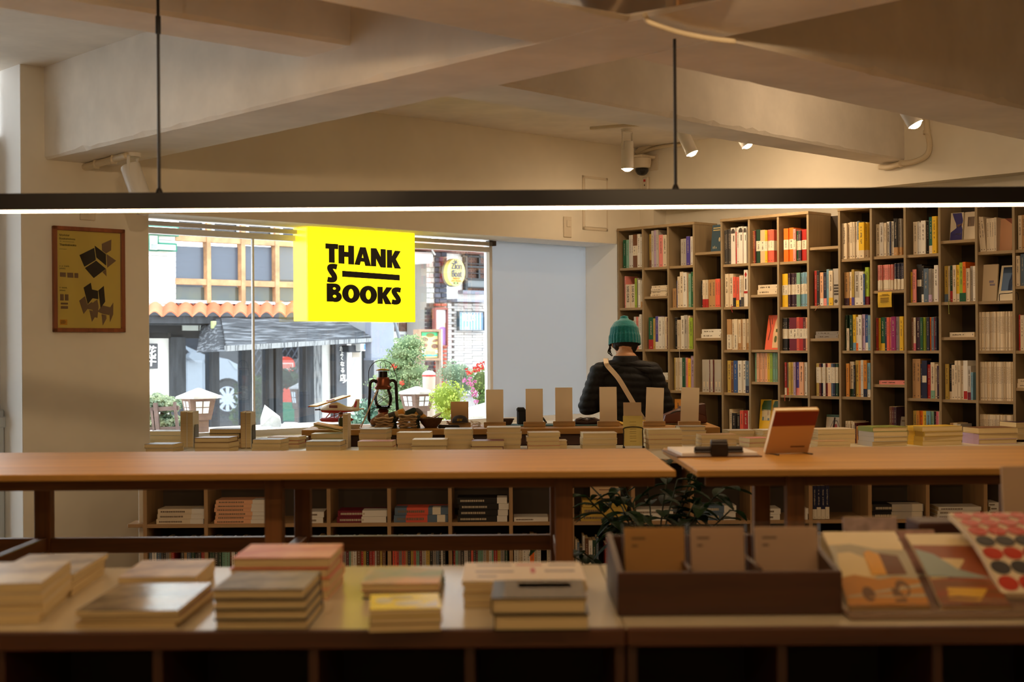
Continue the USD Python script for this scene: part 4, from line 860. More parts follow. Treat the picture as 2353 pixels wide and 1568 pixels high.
# picture card and navy books in the bench
a = atY(1357, 1146, BY+.03)
t = thing('picture_card', 'cream card with a line drawn face standing on the yellow bench pile', 'card', (a[0], BY+.06, ROW+.107), 0)
part('card', mv(bx(0,.15,0,.003,0,.155), (0,0,0), RX(-.12)), mat((206,172,130),.6), t)
part('drawing', mv(stand(unary_union([ln([(.045+.03*math.cos(q)+.03,.095+.03*math.sin(q)) for q in np.linspace(.4,5.9,16)],.0012), B_(.045,.04,.11,.044)]), .0008), (0,-.0004,0), RX(-.12)), mat((120,80,56),.6), t)
for k in range(4):
    x = float(atY(1869+9.7*k, 1150, BY)[0]); h = .165 if k < 3 else .168
    t = thing('book', 'navy book with white foot, %s of four standing in the twelfth upper bench compartment' % ORD[k], 'book', (x, BY+.015, ROW+.001), 0, 'navy books in the bench'); book_parts(t, .019, h, .13, 'navy', title=True, two=None, seed=k); part('spine_block', bx(-.0003,.0193,-.0006,.06,.001,h*(.30+.06*(k%2))), OBI, t)
# lower compartments: rows of small spines, joined
cols = ['cream','tan','white','charcoal','red','forest','brown','steel','pale','coral','black','gold','wine','mint','white','grey']
for c in range(15):
    r = random.Random(50+c); x = bxs[c]+.014; x1 = bxs[c+1]-.014
    while x < x1-.012:
        w = r.uniform(.009,.022); h = r.uniform(.17,.235)
        col = cols[r.randrange(16)] if not 6 <= c <= 6 else r.choice(['orange','cream','cream','white'])
        painted_book(w*.96, h, .13, col, (x, BY+.014+r.uniform(0,.01), ROW-.30), 0, None, r); x += w
        if r.random() < .05: x += .03
# ================================================================== foreground counter
def glossy(c, c2, scale=6.0, rough=.42): return mat(c, rough, .4, scale=scale, c2=c2, det=5.0, ramp=(.4,.62), bump=.002)
def ell_(x, y, a, b): return affinity.scale(Point(x,y).buffer(1,12), a, b)
FGS = [
 ('pile at the left edge of the front counter', -140, 91, 1438, [24,23,23,23], .30, .12, ['cream']*4, glossy((206,190,160),(150,130,110),7), False),
 ('grey covered pile behind the left edge pile', -30, 165, 1376, [13,13,13,13], .33, .06, ['grey','tan','tan','tan'], glossy((176,158,128),(120,104,84),9), False),
 ('low glossy pile beside the left edge pile', 178, 410, 1445, [13,14,13], .33, .0, ['tan','brown','tan'], glossy((170,150,120),(104,88,74),8,.16), False),
 ('pile behind the low glossy pile', 268, 445, 1370, [14,14,14], .26, .04, ['peach','cream','tan'], glossy((206,180,150),(150,126,116),8), False),
 ('stack of four dark edged books in the front counter middle', 492, 706, 1450, [23,23,23,24], .22, .0, ['brown','charcoal','charcoal','charcoal'], glossy((150,130,104),(92,80,66),14), True),
 ('tall pink covered stack behind the four dark edged books', 530, 757, 1380, [24,24,24,24], .22, -.02, ['peach','coral','peach','peach'], glossy((228,166,136),(206,120,104),7), True),
 ('dark teal pile on the front counter', 830, 1010, 1378, [18,18], .21, .0, ['forest','forest'], glossy((222,170,130),(140,160,136),4), True),
 ('small pile with bright yellow cover on the front counter', 850, 1016, 1453, [17,17,17], .17, .09, ['gold','brown','brown'], mat((250,220,8), .3, .5, var=.15, scale=8.0), False),
 ('thin white magazines behind the black spined books', 1064, 1350, 1398, [12,12,12,12,12], .26, .0, ['cream','tan','cream','tan','cream'], mat((222,200,170),.4), False),
 ('two black spined books on the front counter', 1132, 1354, 1450, [37,37], .21, -.01, ['black','black'], mat((30,26,26),.5), True),
]
for what, pxl, pxr, yb, hs, D, rot, cl, top, hard in FGS:
    a, b = atZ(pxl, yb, FZ), atZ(pxr, yb, FZ); k = a[1]/F; L = float(np.linalg.norm(b-a)); r = random.Random(int(pxr)); z = FZ+.0005; n = len(hs)
    c = (a+b)/2; ctr = np.array([c[0], c[1], 0]) + RZ(rot) @ np.array([0, D/2, 0])
    for i in range(n-1, -1, -1):
        th = hs[i]*k; pos = 'top' if i == 0 else 'bottom' if i == n-1 else NS[i]
        black = 'black spined' in what and 'two' in what
        art = None
        if black and i == 0: art = [('cover_paper', sbox(.13,.0,1,1), mat((128,114,96),.6,c2=(104,92,78),scale=60.)), ('label', sbox(.28,.55,.86,.82), (214,180,140)), ('pattern', unary_union([Point(.18+.09*q,.96).buffer(.035) for q in range(9)]), (92,80,68))]
        if 'bright yellow' in what and i == 0: art = [('picture', unary_union([ell_(.2,.55,.12,.18), ell_(.55,.35,.2,.14), Polygon([(.62,.05),(.95,.1),(.97,.5),(.8,.3)])]), (214,204,190)), ('picture', ell_(.45,.75,.18,.10), (190,170,120))]
        if 'white magazines' in what and i == 0: art = [('print', unary_union([sbox(.1,.80,.4,.86),sbox(.72,.8,.95,.87),sbox(.1,.45,.42,.52),sbox(.68,.46,.93,.55),sbox(.12,.2,.28,.26)]), (150,130,116)), ('print', unary_union([sbox(.44,.82,.66,.87),sbox(.56,.4,.60,.66)]), (196,72,60))]
        lying('%s book of the %s' % (pos, what) if not 'books' in what or 'behind' in what else '%s book of the %s' % (pos, what), (ctr[0]+r.uniform(-.005,.005), ctr[1]+r.uniform(-.003,.003), z), rot + r.uniform(-.015,.015), L*r.uniform(.985,1.0), D, th, cl[i], 'books piled on the front counter', 'left' if black else 'edge', hard=hard, cover=top if i == 0 and not black and not (art and art[0][0] == 'cover_paper') else None, art=art, seed=i, gloss=.3)
        z += th + .0004
# wooden card tray
WAL = wood((74,38,18), 0, .45); WALY = wood((74,38,18), 1, .45)
ta, tb = atY(1420, 1422, 2.86), atY(1936, 1422, 2.86); TW = float(tb[0]-ta[0])
t = thing('card_tray', 'dark wooden tray holding three upright cards on the front counter', 'tray', (float(ta[0]), 2.86, FZ+.001))
part('front_board', cb(0, TW, 0, .012, 0, .088, .002), WAL, t)
for x in (0, TW-.012):
    m = extr(Polygon([(0,0),(.33,0),(.33,.125),(.0,.088)]), .012)
    part('side_board', (np.stack([m[0][:,2]+x, m[0][:,0]+.012, m[0][:,1]], 1), m[1]), WALY, t)
part('back_board', cb(.012, TW-.012, .33, .342, 0, .12, .002), WAL, t); part('bottom_board', bx(.012, TW-.012, .012, .33, 0, .008), WAL, t)
for k in (.34,.66): part('divider', hexa([(x, y+dy, z) for x in (TW*k-.004, TW*k+.004) for y,dy in ((.06,0),(.30,0)) for z in (.008, .085)]), WALY, t)
for k,(x0,x1,c,lab) in enumerate(((1437,1576,(198,146,78),'tan card packet in a clear sleeve, left in the wooden tray'),(1590,1714,(206,170,140),'pale pinkish card packet, middle of the wooden tray'),(1738,1884,(210,176,148),'pale pinkish card packet, right in the wooden tray'))):
    y0 = 3.02; a, b = atY(x0, 1320, y0), atY(x1, 1320, y0); w = float(b[0]-a[0])
    t = thing('card_packet', lab, 'card', (float(a[0]), y0, FZ+.01), 0, 'cards in the wooden tray'); T = lambda m: mv(m, (0,0,0), RX(-.16) @ RZ(.0))
    h = .158
    part('card', T(cb(0, w, 0, .006, 0, h*.94, .001)), mat(c,.6), t)
    part('sleeve', T(cb(-.004, w+.004, -.0015, .0085, -.0, h, .0008)), pane((.93,.93,.92), .45, 1.25), t)
    part('print', T(join([bx(w*.12, w*.35, -.0006, 0, h*.78, h*.81), bx(w*.12, w*.22, -.0006, 0, h*.68, h*.71)])), mat(tuple(int(v*.6) for v in c),.6), t)
# magazine tray with tilted prints
t = thing('acrylic_tray', 'low clear tray under the tilted prints on the front counter', 'tray', (.665, 2.80, FZ+.001))
ACR = mat((150,124,104), .15, .5)
part('base', cb(0, 1.0, 0, .46, 0, .012, .003), ACR, t); part('lip', cb(0, 1.0, 0, .008, .012, .03, .002), pane((.9,.88,.85)), t)
def sheet(lab, x0, x1, y0, z0, y1, z1, bend, base, art, th=.006, dx=.0, cat='print', name='art_print'):
    """a booklet lying on a slope from (y0,z0) up to (y1,z1)"""
    W = x1-x0
    t = thing(name, lab, cat, (x0, y0, z0), 0, 'prints leaning in the clear tray')
    L = math.hypot(y1-y0, z1-z0); a = math.atan2(z1-z0, y1-y0)
    def S(s, q): 
        b = bend*np.sin(q*math.pi); y = q*L
        return (s*W + dx*q, y*math.cos(a) - b*math.sin(a), y*math.sin(a) + b*math.cos(a))
    part('sheet', grid(lambda s, q: S(s, q), 6, 10, th), base, t)
    part('sleeve_edge', grid(lambda s, q: S(.985+.02*s, q), 2, 8, th+.002), ACR, t)
    for nm, poly, rgb in art:
        v, f = extr(poly.segmentize(.12) if hasattr(poly,'segmentize') else poly, .001)
        X = np.stack(S(v[:,0], v[:,1]), 1); X[:,2] += .0012 + v[:,2]
        part(nm, (X, f), mat(rgb,.4), t, kind='stuff' if 'dots' in nm else None)
    return t
CR = mat((222,196,142), .4)
sheet('cream print of a yellow tower under a pale sky in the clear tray', .674, .838, 2.845, FZ+.016, 3.22, .982, .008, CR, [('picture', Polygon([(0,.0),(1,0),(1,.68),(.6,.7),(.3,.78),(0,.76)]), (176,164,136)), ('tower', Polygon([(.42,.36),(.62,.36),(.62,.62),(.5,.68),(.42,.64)]), (222,156,40)), ('tower_side', Polygon([(.62,.36),(.88,.36),(.86,.6),(.62,.64)]), (110,60,26)), ('ground', Polygon([(0,0),(1,0),(1,.3),(.7,.33),(.5,.3),(.2,.36),(0,.32)]), (190,126,44)), ('bushes', unary_union([Point(.3,.14).buffer(.08),Point(.75,.2).buffer(.09),sbox(.6,.05,.75,.2)]), (110,74,40))], dx=.03)
sheet('cream print with rust red and pale blue slope in the clear tray', .862, 1.0, 2.845, FZ+.016, 3.22, .976, .006, CR, [('picture', Polygon([(0,.05),(1,.0),(1,.78),(0,.8)]), (150,74,36)), ('slope', Polygon([(0,.36),(.95,.32),(.5,.45),(.25,.66),(0,.74)]), (150,160,150)), ('ground', Polygon([(0,.0),(1,0),(1,.28),(0,.3)]), (132,80,40)), ('field', Polygon([(.15,.08),(.6,.06),(.8,.2),(.2,.22)]), (220,170,50))], dx=.03)
dots, dots2 = [], []
for j in range(7):
    for i in range(4):
        (dots2 if j in (1,3) else dots).append(affinity.scale(Point(.14+.25*i, .08+.14*j).buffer(.12, 10), 1, .52))
CL = unary_union(dots).intersection(sbox(0,0,1,1)); CL2 = unary_union(dots2).intersection(sbox(0,0,1,1))
sheet('white pouch with red and dark grey polka dots at the right edge', 1.0, 1.17, 2.90, FZ+.035, 3.25, 1.02, .022, mat((226,206,172),.7), [('red_dots', CL, (196,60,40)), ('grey_dots', CL2, (72,70,70))], th=.014, dx=.0, cat='pouch', name='dotted_pouch')
sheet('second polka dot pouch cut by the right picture edge', 1.185, 1.36, 2.95, FZ+.035, 3.25, 1.01, .02, mat((226,206,172),.7), [('red_dots', CL, (196,60,40)), ('grey_dots', CL2, (72,70,70))], th=.014, cat='pouch', name='dotted_pouch')
for k,(x0,x1,y0,h,c,lab) in enumerate(((.70,.84,3.30,.09,(214,190,150),'cream booklet standing behind the yellow tower print'),(.84,.99,3.30,.10,(198,150,136),'pink patterned booklet standing behind the rust red print'),(.80,.93,3.40,.12,(190,160,150),'greyish pink booklet at the back of the clear tray'))):
    t = thing('booklet', lab, 'booklet', (x0, y0, FZ+.014)); part('cover', mv(cb(0,x1-x0,0,.012,0,h,.001), (0,0,0), RX(-.25)), mat(c,.4,c2=tuple(int(v*.75) for v in c),scale=25.), t); part('page_block', mv(bx(.002,x1-x0-.002,.002,.010,h,h+.001), (0,0,0), RX(-.25)), PAGES, t)
solo('leaning_board', mv(cb(0,.2,0,.01,0,.25,.002), (0,0,0), RX(-.1)), mat((190,160,130),.6), 'pale upright board behind the polka dot pouches at the right edge', 'board', (1.19, 3.42, FZ+.001))
solo('dark_box', cb(0,.2,0,.12,0,.11,.004), mat((70,34,22),.5), 'dark brown box behind the polka dot pouches', 'box', (.965, 3.36, FZ+.014))

# ------------------------------------------------------------------ on the middle tables
MZ = 1.022
t = thing('clipboard', 'clipboard with white paper and black metal clip on the right table', 'clipboard', (float(atZ(1650,1050,MZ)[0]), 4.93, MZ+.0005), .05)
part('board', cb(-.15,.15,0,.34,0,.004,.001), mat((96,60,38),.5), t); part('paper', cb(-.13,.135,.012,.33,.004,.016,.001), mat((226,214,204),.6), t)
CLM = mat((36,26,22), .3, .5, metal=.4)
part('clip', join([cb(-.085,.085,.0,.035,.016,.022,.002), mv(lathe([(.008,-.085),(.012,-.08),(.012,.08),(.008,.085)],12), (0,.02,.026), RY(math.pi/2)), cb(-.03,.03,-.004,.02,.004,.05,.004), mv(lathe([(.006,-.03),(.014,-.028),(.014,.028),(.006,.03)],12), (0,.012,.048), RY(math.pi/2))]), CLM, t)
a = atZ(1766, 1048, MZ)
t = thing('book', 'dark red and tan book tilted towards the viewer on a stand beside the clipboard', 'book', (float(a[0]), float(a[1])+.07, MZ+.002), .26)
T = lambda m: mv(m, (0,0,0), RX(.52))
w, h = .168, .182
part('cover', T(join([bx(0,w,0,.002,0,h), bx(0,w,.018,.02,0,h), bx(w-.002,w,.002,.018,0,h)])), mat((206,156,100),.5), t)
part('page_block', T(bx(.001,w-.002,.002,.018,.001,h-.001)), mat((236,220,190),.7), t); part('cover_band', T(bx(0,w,-.0006,.0001,h*.64,h*.97)), mat((120,26,18),.35), t)
part('print', T(bx(w*.55,w*.88,-.0006,0,h*.14,h*.17)), mat((110,70,40),.6), t)
part('stand', join([tube([(.02,-.07,0),(.02,.03,.0),(.02,-.05,.13)],.003,6), tube([(.15,-.07,0),(.15,.03,.0),(.15,-.05,.13)],.003,6)]), CLM, t)
lying('top book of the small pink pile left of the tilted red book', (*(atZ(1740,1040,BZ)[:2]+[0,.06]), BZ+.05), .28, .125, .13, .024, 'pink', 'books piled on the low bench', 'edge', seed=1)
lying('middle book of the small pink pile left of the tilted red book', (*(atZ(1740,1040,BZ)[:2]+[0,.06]), BZ+.025), .25, .125, .13, .024, 'pink', 'books piled on the low bench', 'edge', seed=2)
lying('bottom book of the small pink pile left of the tilted red book', (*(atZ(1740,1040,BZ)[:2]+[0,.06]), BZ+.0005), .28, .125, .13, .024, 'pink', 'books piled on the low bench', 'edge', seed=3)
# yellow sign holder on the bench
a = atZ(1455, 1030, BZ); k = a[1]/F
t = thing('sign_holder', 'yellow price sign in a bent wire holder with white card behind', 'sign', (float(a[0]), float(a[1])-.0, BZ), .0)
w, h = 45*k, 74*k
part('sign', mv(cb(-w/2,w/2,0,.004,.012,h,.001), (0,0,0), RX(-.08)), mat((212,186,90),.4), t)
part('print', mv(join([bx(-.018,.018,-.0006,0,h*q,h*q+.003) for q in (.8,.7,.64,.58,.5,.44,.36,.3,.2)]), (0,0,0), RX(-.08)), mat((166,140,60),.6), t)
part('wire', tube(bez([(-w/2+.0,-.03,.004),(-w/2+.0,-.004,.004),(-w/2+.002,-.006,h*.5),(-w/2+.004,-.004,h*.62),(0,-.006,h*.66),(w/2-.004,-.004,h*.62),(w/2-.002,-.006,h*.5),(w/2,-.004,.004),(w/2,-.03,.004)],6), .0028, 7), BLK, t)
part('foot', join([ball((-w/2,-.03,.006),.007,1), ball((w/2,-.03,.006),.007,1), tube([(-w/2,-.03,.004),(-w/2,.04,.004)],.0028,6), tube([(w/2,-.03,.004),(w/2,.04,.004)],.0028,6)]), BLK, t)
part('card', mv(bx(-w/2+.003,w/2-.006,.007,.009,.012,h*1.42), (0,0,0), RX(-.08)), mat((214,184,148),.6), t)

# ------------------------------------------------------------------ on the window table
KP = lambda px, Y: (float(atY(px, 960, Y)[0]), Y, KZ)
CARD = mat((236,216,184), .65); BLOCK = wood((206,164,104), 0, .5)
CD = [(1056,8.40,.105,.132,0,'shortest brown display card, behind the grey cap'),(1137,8.42,.103,.202,0,'tall blank card on wood base just right of the grey cap'),(1228,8.42,.103,.205,0,'tall blank card on wood base beside the black camera bag'),(1296,8.46,.103,.210,0,'tall blank card on wood base right of the camera bag'),(1398,8.42,.103,.213,0,'tall blank card on wood base before the left of the jacket'),(1503,8.40,.105,.208,-.05,'tall blank card leaning right before the jacket'),(1584,8.36,.107,.208,-.05,'tall blank card on wood base before the brown leather bag')]
for px, Y, w, h, ln_, lab in CD:
    t = thing('display_card', lab, 'card', KP(px, Y), 0, 'blank cards in wooden blocks')
    part('base_block', cb(-.066,.066,-.018,.02,0,.030,.003), BLOCK, t)
    part('card', mv(bx(-w/2,w/2,-.0008,.0008,0,h), (0,.002,.022), RY(-ln_) @ RX(-.10)), CARD if h > .15 else mat((200,158,108),.65), t)
# cap
t = thing('cap', 'dark grey cap with yellow letters aw on the short card base', 'cap', (KP(1057,8.385)[0], 8.365, KZ+.030), .0)
part('crown', grid(lambda s, q: (.052*np.cos(s*math.pi)*np.cos(q*1.5)**.5*1.0, .03*np.sin(s*2*math.pi)*.5-.0 + .0*q, .046*np.sin(q*1.57)+.0), 24, 8), mat((70,66,70),.8), t) if False else part('crown', mv(lathe([(.046,0),(.047,.010),(.044,.024),(.032,.038),(.014,.044),(.001,.045)],24), s=np.array([1,.55,1])), mat((72,68,74),.85), t, smooth=True)
part('peak', mv(lathe([(.001,0),(.05,.002),(.052,.004),(.001,.006)],24), (0.004,-.012,0), s=np.array([1,.7,1])), mat((66,62,66),.85), t)
part('lettering', mv(text('aw', .018, .002, True), (-.018,-.027,.012), STAND), mat((206,160,40),.6), t)
# toy plane
a = KP(778, 8.52)
t = thing('toy_plane', 'red and cream toy seaplane with yellow wings on a white hull', 'toy', (a[0], a[1], KZ), -.55)
CRM, TRED, TYEL = mat((226,206,168),.35,.5), mat((170,32,26),.3,.5), mat((238,180,40),.3,.5)
def fus(z0, z1, xs, m):
    sp = []
    for (x, z, ry, rz_) in xs: sp.append(trimesh.creation.icosphere(2,1).vertices*np.array([.02,ry,rz_])+np.array([x,0,z]))
    out = None
    for p, q in zip(sp[:-1], sp[1:]):
        mm = manifold3d.Manifold.hull_points(np.vstack([p,q])); out = mm if out is None else out + mm
    return out
zc = .105
body = fus(0,0,[(-.115,zc,.018,.018),(-.07,zc+.008,.028,.030),(-.01,zc+.012,.028,.034),(.06,zc+.004,.018,.018),(.14,zc+.006,.008,.012)],None)
low = body ^ manifold3d.Manifold.cube([1,1,1]).translate([-.5,-.5,zc-.004-1]); up = body - manifold3d.Manifold.cube([1,1,1]).translate([-.5,-.5,zc-.004-1])
def mm(m): k = m.to_mesh(); return np.array(k.vert_properties[:,:3],float), np.array(k.tri_verts)
part('fuselage', mm(up), CRM, t, smooth=35); part('keel', mm(low.warp_batch(lambda v: v) if False else low), TRED, t, smooth=35)
part('wing', mv(join([cb(-.075,-.012,-.165,0,zc+.052,zc+.060,.003), cb(-.075,-.012,0,.165,zc+.052,zc+.060,.003)]), (0,0,.0), RX(.16)), TYEL, t)
part('wing_edge', mv(join([cb(-.082,-.068,-.167,.167,zc+.050,zc+.057,.002), cb(-.05,-.03,-.03,.03,zc+.058,zc+.063,.002)]), (0,0,0), RX(.16)), TRED, t)
part('tail_fin', (lambda m: (np.stack([m[0][:,0], m[0][:,2]-.004, m[0][:,1]],1), m[1]))(extr(Polygon([(.085,zc+.01),(.15,zc+.0),(.158,zc+.066),(.135,zc+.066),(.115,zc+.03)]), .008)), CRM, t)
part('rudder', (lambda m: (np.stack([m[0][:,0], m[0][:,2]-.005, m[0][:,1]],1), m[1]))(extr(Polygon([(.118,zc+.018),(.138,zc+.018),(.145,zc+.056),(.134,zc+.054)]), .010)), TRED, t)
part('tail_wing', cb(.105,.15,-.06,.06,zc+.004,zc+.010,.002), CRM, t)
part('propeller', join([mv(lathe([(.001,0),(.008,.002),(.006,.02),(.001,.03)],12), (-.128,0,zc), RY(-math.pi/2)), cb(-.143,-.140,-.05,.05,zc-.004,zc+.004,.001)]), mat((70,40,30),.4), t)
part('window', join([bx(-.045,.012,-.0335,-.026,zc+.012,zc+.028), bx(-.045,.012,.026,.0335,zc+.012,zc+.028)]), mat((110,54,34),.2), t)
part('strut', join([tube([(-.05,s*.02,zc-.02),(-.07,s*.045,.05)],.003,6) for s in (-1,1)]+[tube([(.02,s*.02,zc-.02),(.03,s*.045,.05)],.003,6) for s in (-1,1)]+[tube([(-.07,s*.045,.05),(.03,s*.02,zc-.02)],.002,6) for s in (-1,1)]), TRED, t)
for s in (-1,1): part('float', mv(lathe([(.001,-.10),(.012,-.08),(.014,.0),(.010,.07),(.001,.09)],12), (-.01,s*.045,.046), RY(math.pi/2)), TRED, t, smooth=True)
solo('toy_hull', mv(hull([(x,y,z) for x,y in ((-.14,0),(-.12,-.04),(-.12,.04),(.14,-.045),(.14,.045)) for z in (.024,)] + [(x,y,0) for x,y in ((-.11,0),(-.09,-.03),(-.09,.03),(.13,-.04),(.13,.04))])), mat((222,206,178),.4), 'long white hull lying under the toy seaplane', 'toy', (KP(775,8.42)[0], 8.40, KZ), .0)
a = KP(784, 8.30)
t = thing('toy_figure', 'small toy figure in brown and green before the toy plane floats', 'toy', (KP(785,8.34)[0], 8.30, KZ), 0)
part('body', hull(np.vstack([ball((0,0,.02),.012,1)[0], ball((0,0,.055),.016,1)[0]])), mat((62,70,40),.7), t, smooth=True); part('head', ball((0,0,.082),.012,2), mat((190,130,90),.6), t, smooth=True); part('hat', lathe([(.001,.105),(.012,.098),(.014,.088),(.001,.087)],12), mat((90,44,30),.7), t)
# hurricane lantern
COP, LBK = mat((120,62,34), .3, .5, metal=.7), mat((34,22,18), .3, .5, metal=.5)
a = KP(880.5, 8.62)
t = thing('lantern', 'old copper and black hurricane lantern with glass globe', 'lantern', a, .25)
part('tank', lathe([(.001,0),(.07,0),(.078,.008),(.078,.03),(.06,.042),(.03,.05),(.001,.05)],28), LBK, t, smooth=40)
part('burner', lathe([(.030,.05),(.034,.07),(.030,.085),(.036,.092),(.03,.10),(.012,.118),(.001,.118)],24), COP, t, smooth=40)
part('globe_ring', lathe([(.046,.108),(.05,.108),(.05,.114),(.046,.114)],28), LBK, t)
part('globe', lathe([(.040,.114),(.052,.135),(.057,.16),(.054,.19),(.044,.215),(.040,.232),(.0385,.232),(.0425,.215),(.0525,.19),(.0555,.16),(.0505,.135),(.0385,.114)],32), pane((.95,.96,.95), ior=1.5), t, smooth=True)
part('collar', lathe([(.05,.225),(.052,.238),(.042,.250),(.042,.285),(.036,.298),(.001,.298)],28), COP, t, smooth=40)
part('chimney', lathe([(.028,.296),(.028,.335),(.001,.335)],24), LBK, t, smooth=40)
part('cap', lathe([(.001,.352),(.03,.348),(.042,.343),(.042,.338),(.001,.338)],28), COP, t, smooth=40)
for s in (-1,1): part('side_tube', tube(bez([(s*.06,0,.02),(s*.085,0,.04),(s*.088,0,.08),(s*.082,0,.2),(s*.080,0,.25),(s*.072,0,.272),(s*.055,0,.278),(s*.038,0,.268)],6), .0095, 10), LBK, t, smooth=True)
part('guard_wire', join([tube(bez([(s*.056,-.0,.205),(s*.02,-.054,.18),(-s*.03,-.05,.145),(-s*.056,0,.125)],6), .0016, 5) for s in (-1,1)]+[tube(bez([(s*.056,.0,.205),(s*.02,.054,.18),(-s*.03,.05,.145),(-s*.056,0,.125)],6), .0016, 5) for s in (-1,1)]), LBK, t)
part('handle', tube(bez([(-.085,0,.25),(-.088,0,.30),(-.082,0,.35),(-.05,0,.39),(0,0,.40),(.045,0,.385),(.07,0,.34),(.086,0,.29),(.086,0,.25)],5), .0022, 6), LBK, t)
part('lift_ring', tube(bez([(-.012,0,.35),(-.016,0,.37),(-.01,0,.39),(.01,0,.39),(.016,0,.37),(.012,0,.35)],5), .0018, 6), LBK, t)
part('wire_spring', tube(bez([(-.075,0,.10),(-.05,-.02,.115),(0,-.03,.112),(.05,-.02,.098),(.08,0,.105)],5), .002, 6), LBK, t)
solo('wooden_stick', tube([(0,0,0),(.05,.02,.115),(.098,.04,.225)], .0045, 6), mat((214,196,170),.6), 'thin pale stick leaning against the lantern', 'stick', KP(829, 8.50))
# folded cloths
def cloth_pile(px, Y, w, d, n, lab, c1, c2, hh):
    for k in range(n):
        rr = random.Random(int(px)+k)
        a0, a1 = rr.uniform(0,6), rr.uniform(0,6)
        t = thing('folded_cloth', '%s folded cloth in the %s' % (['bottom','second','third','fourth','top'][k if k < n-1 else 4], lab), 'cloth', (KP(px,Y)[0]+rr.uniform(-.004,.004), Y, KZ+hh*k), rr.uniform(-.06,.06), 'folded cloths on the window table')
        part('fold', grid(lambda s, q: ((q-.5)*w, d*(s-.5) + .004*np.sin(q*9+a1), hh*.55 + .003*np.sin(q*11+a0) + .003*np.sin(s*7)), 10, 14, hh*.5), mat(c1,.85), t, smooth=True)
        part('lower_fold', grid(lambda s, q: ((q-.5)*w*.96, d*(s-.5)*.96 + .005*np.sin(q*8+a0), hh*.25 + .003*np.sin(q*10+a1)), 8, 14, hh*.22), mat(c1,.85), t, smooth=True)
        part('green_side', grid(lambda s, q: (w*.46 + .012*np.sin(q*3), d*(q-.5), hh*(.12+.8*s)), 4, 8, .006), mat(c2,.85), t, smooth=True)
cloth_pile(884, 8.40, .112, .12, 4, 'left pile before the lantern', (206,170,124), (38,52,40), .0155)
cloth_pile(938, 8.40, .112, .12, 5, 'right pile beside the basket', (208,174,128), (38,52,40), .0155)
t = thing('cloth_roll', 'yellow banded cloth rolls laid over the left folded pile', 'cloth', (KP(888,8.42)[0], 8.42, KZ+.068), .0)
part('roll', hull(np.vstack([ball((-.075,-.03,-.03),.02,2)[0], ball((-.03,-.02,.0),.022,2)[0]])), mat((150,110,74),.85), t, smooth=True); part('roll', mv(lathe([(.001,-.07),(.018,-.068),(.02,0),(.018,.068),(.001,.07)],14), (.045,0,.008), RY(1.25)), mat((214,176,120),.85), t, smooth=True)
part('band', mv(lathe([(.0205,-.02),(.0212,-.02),(.0212,.02),(.0205,.02)],14), (.035,0,.005), RY(1.25)), mat((70,62,52),.7), t); part('band', mv(lathe([(.0195,.03),(.0215,.03),(.0205,.062),(.019,.062)],14), (.045,0,.008), RY(1.25)), mat((220,150,50),.7), t)
t = thing('cloth_roll', 'green and yellow cloth bundle topping the right folded pile', 'cloth', (KP(950,8.42)[0], 8.44, KZ+.085), .3)
part('bundle', hull(np.vstack([ball((-.07,0,-.012),.016,2)[0], ball((.0,0,.012),.022,2)[0]])), mat((40,52,42),.85), t, smooth=True); part('bundle', hull(np.vstack([ball((.0,0,.012),.02,2)[0], ball((.06,0,-.03),.022,2)[0]])), mat((206,150,64),.85), t, smooth=True); part('band', hull(np.vstack([ball((.02,-.002,.012),.02,1)[0], ball((.036,-.002,-.004),.023,1)[0]])), mat((92,84,76),.7), t)
# baskets
def basket(lab, px, Y, r, h, c, holes=True):
    t = thing('basket', lab, 'basket', KP(px, Y), 0)
    part('bowl', mv(lathe([(.001,0),(r*.5,0),(r*.55,.006),(r*.8,h*.5),(r,h),(r*.96,h),(r*.76,h*.52),(r*.5,.012),(.001,.010)],28), s=np.array([1,.75,1])), mat(c,.6,var=.3,scale=60.), t, smooth=30)
    part('rim', mv(tube([(r*math.cos(a), r*math.sin(a), h) for a in np.linspace(0,2*math.pi,29)], .004, 6), s=np.array([1,.75,1])), mat(c,.6), t)
    return t
t = basket('brown woven basket filled with folded paper beside the cloth piles', 990, 8.40, .072, .055, (96,62,34))
for k in range(4): part('paper', mv(grid(lambda s,q: (.10*(s-.5), .05*(q-.5), .008*np.sin(s*5+k)), 6, 4, .002), (.01*k-.01, 0, .052+.007*k), RY(-.18) @ RZ(.3*k-.4)), mat((206,178,128),.7), t)
basket('small dark basket just right of the first tall card', 1166, 8.56, .038, .04, (84,50,32))
t = thing('camera_bag', 'black camera bag with strap beside the third display card', 'bag', KP(1199, 8.62), 0)
part('bag', cb(-.03,.03,-.03,.04,0,.10,.012), mat((24,22,24),.8), t); part('flap', cb(-.032,.02,-.034,.044,.082,.108,.008), mat((20,18,20),.8), t); part('strap', tube(bez([(.03,0,.03),(.07,0,.07),(.12,0,.05),(.15,0,.012)],6), .006, 7), mat((22,20,22),.7), t)
t = thing('leather_pouch', 'dark brown crumpled leather pouch before the left jacket arm', 'pouch', KP(1350, 8.55), .1)
pts = []
for k in range(7): pts.append(ball((-.06+.02*k, .01*math.sin(k*2), .022+.006*math.sin(k*1.7)), .022, 1)[0])
part('pouch', hull(np.vstack(pts[:4])), mat((66,34,22),.5), t, smooth=40); part('pouch_fold', hull(np.vstack(pts[3:])), mat((58,30,20),.5), t, smooth=40); part('cord', tube(bez([(-.06,-.02,.03),(-.02,-.025,.045),(.03,-.02,.04),(.07,-.02,.012)],6),.003,6), mat((40,20,14),.5), t)
t = thing('leather_bag', 'brown leather bag lying behind the rightmost display card', 'bag', KP(1572, 8.62), 0)
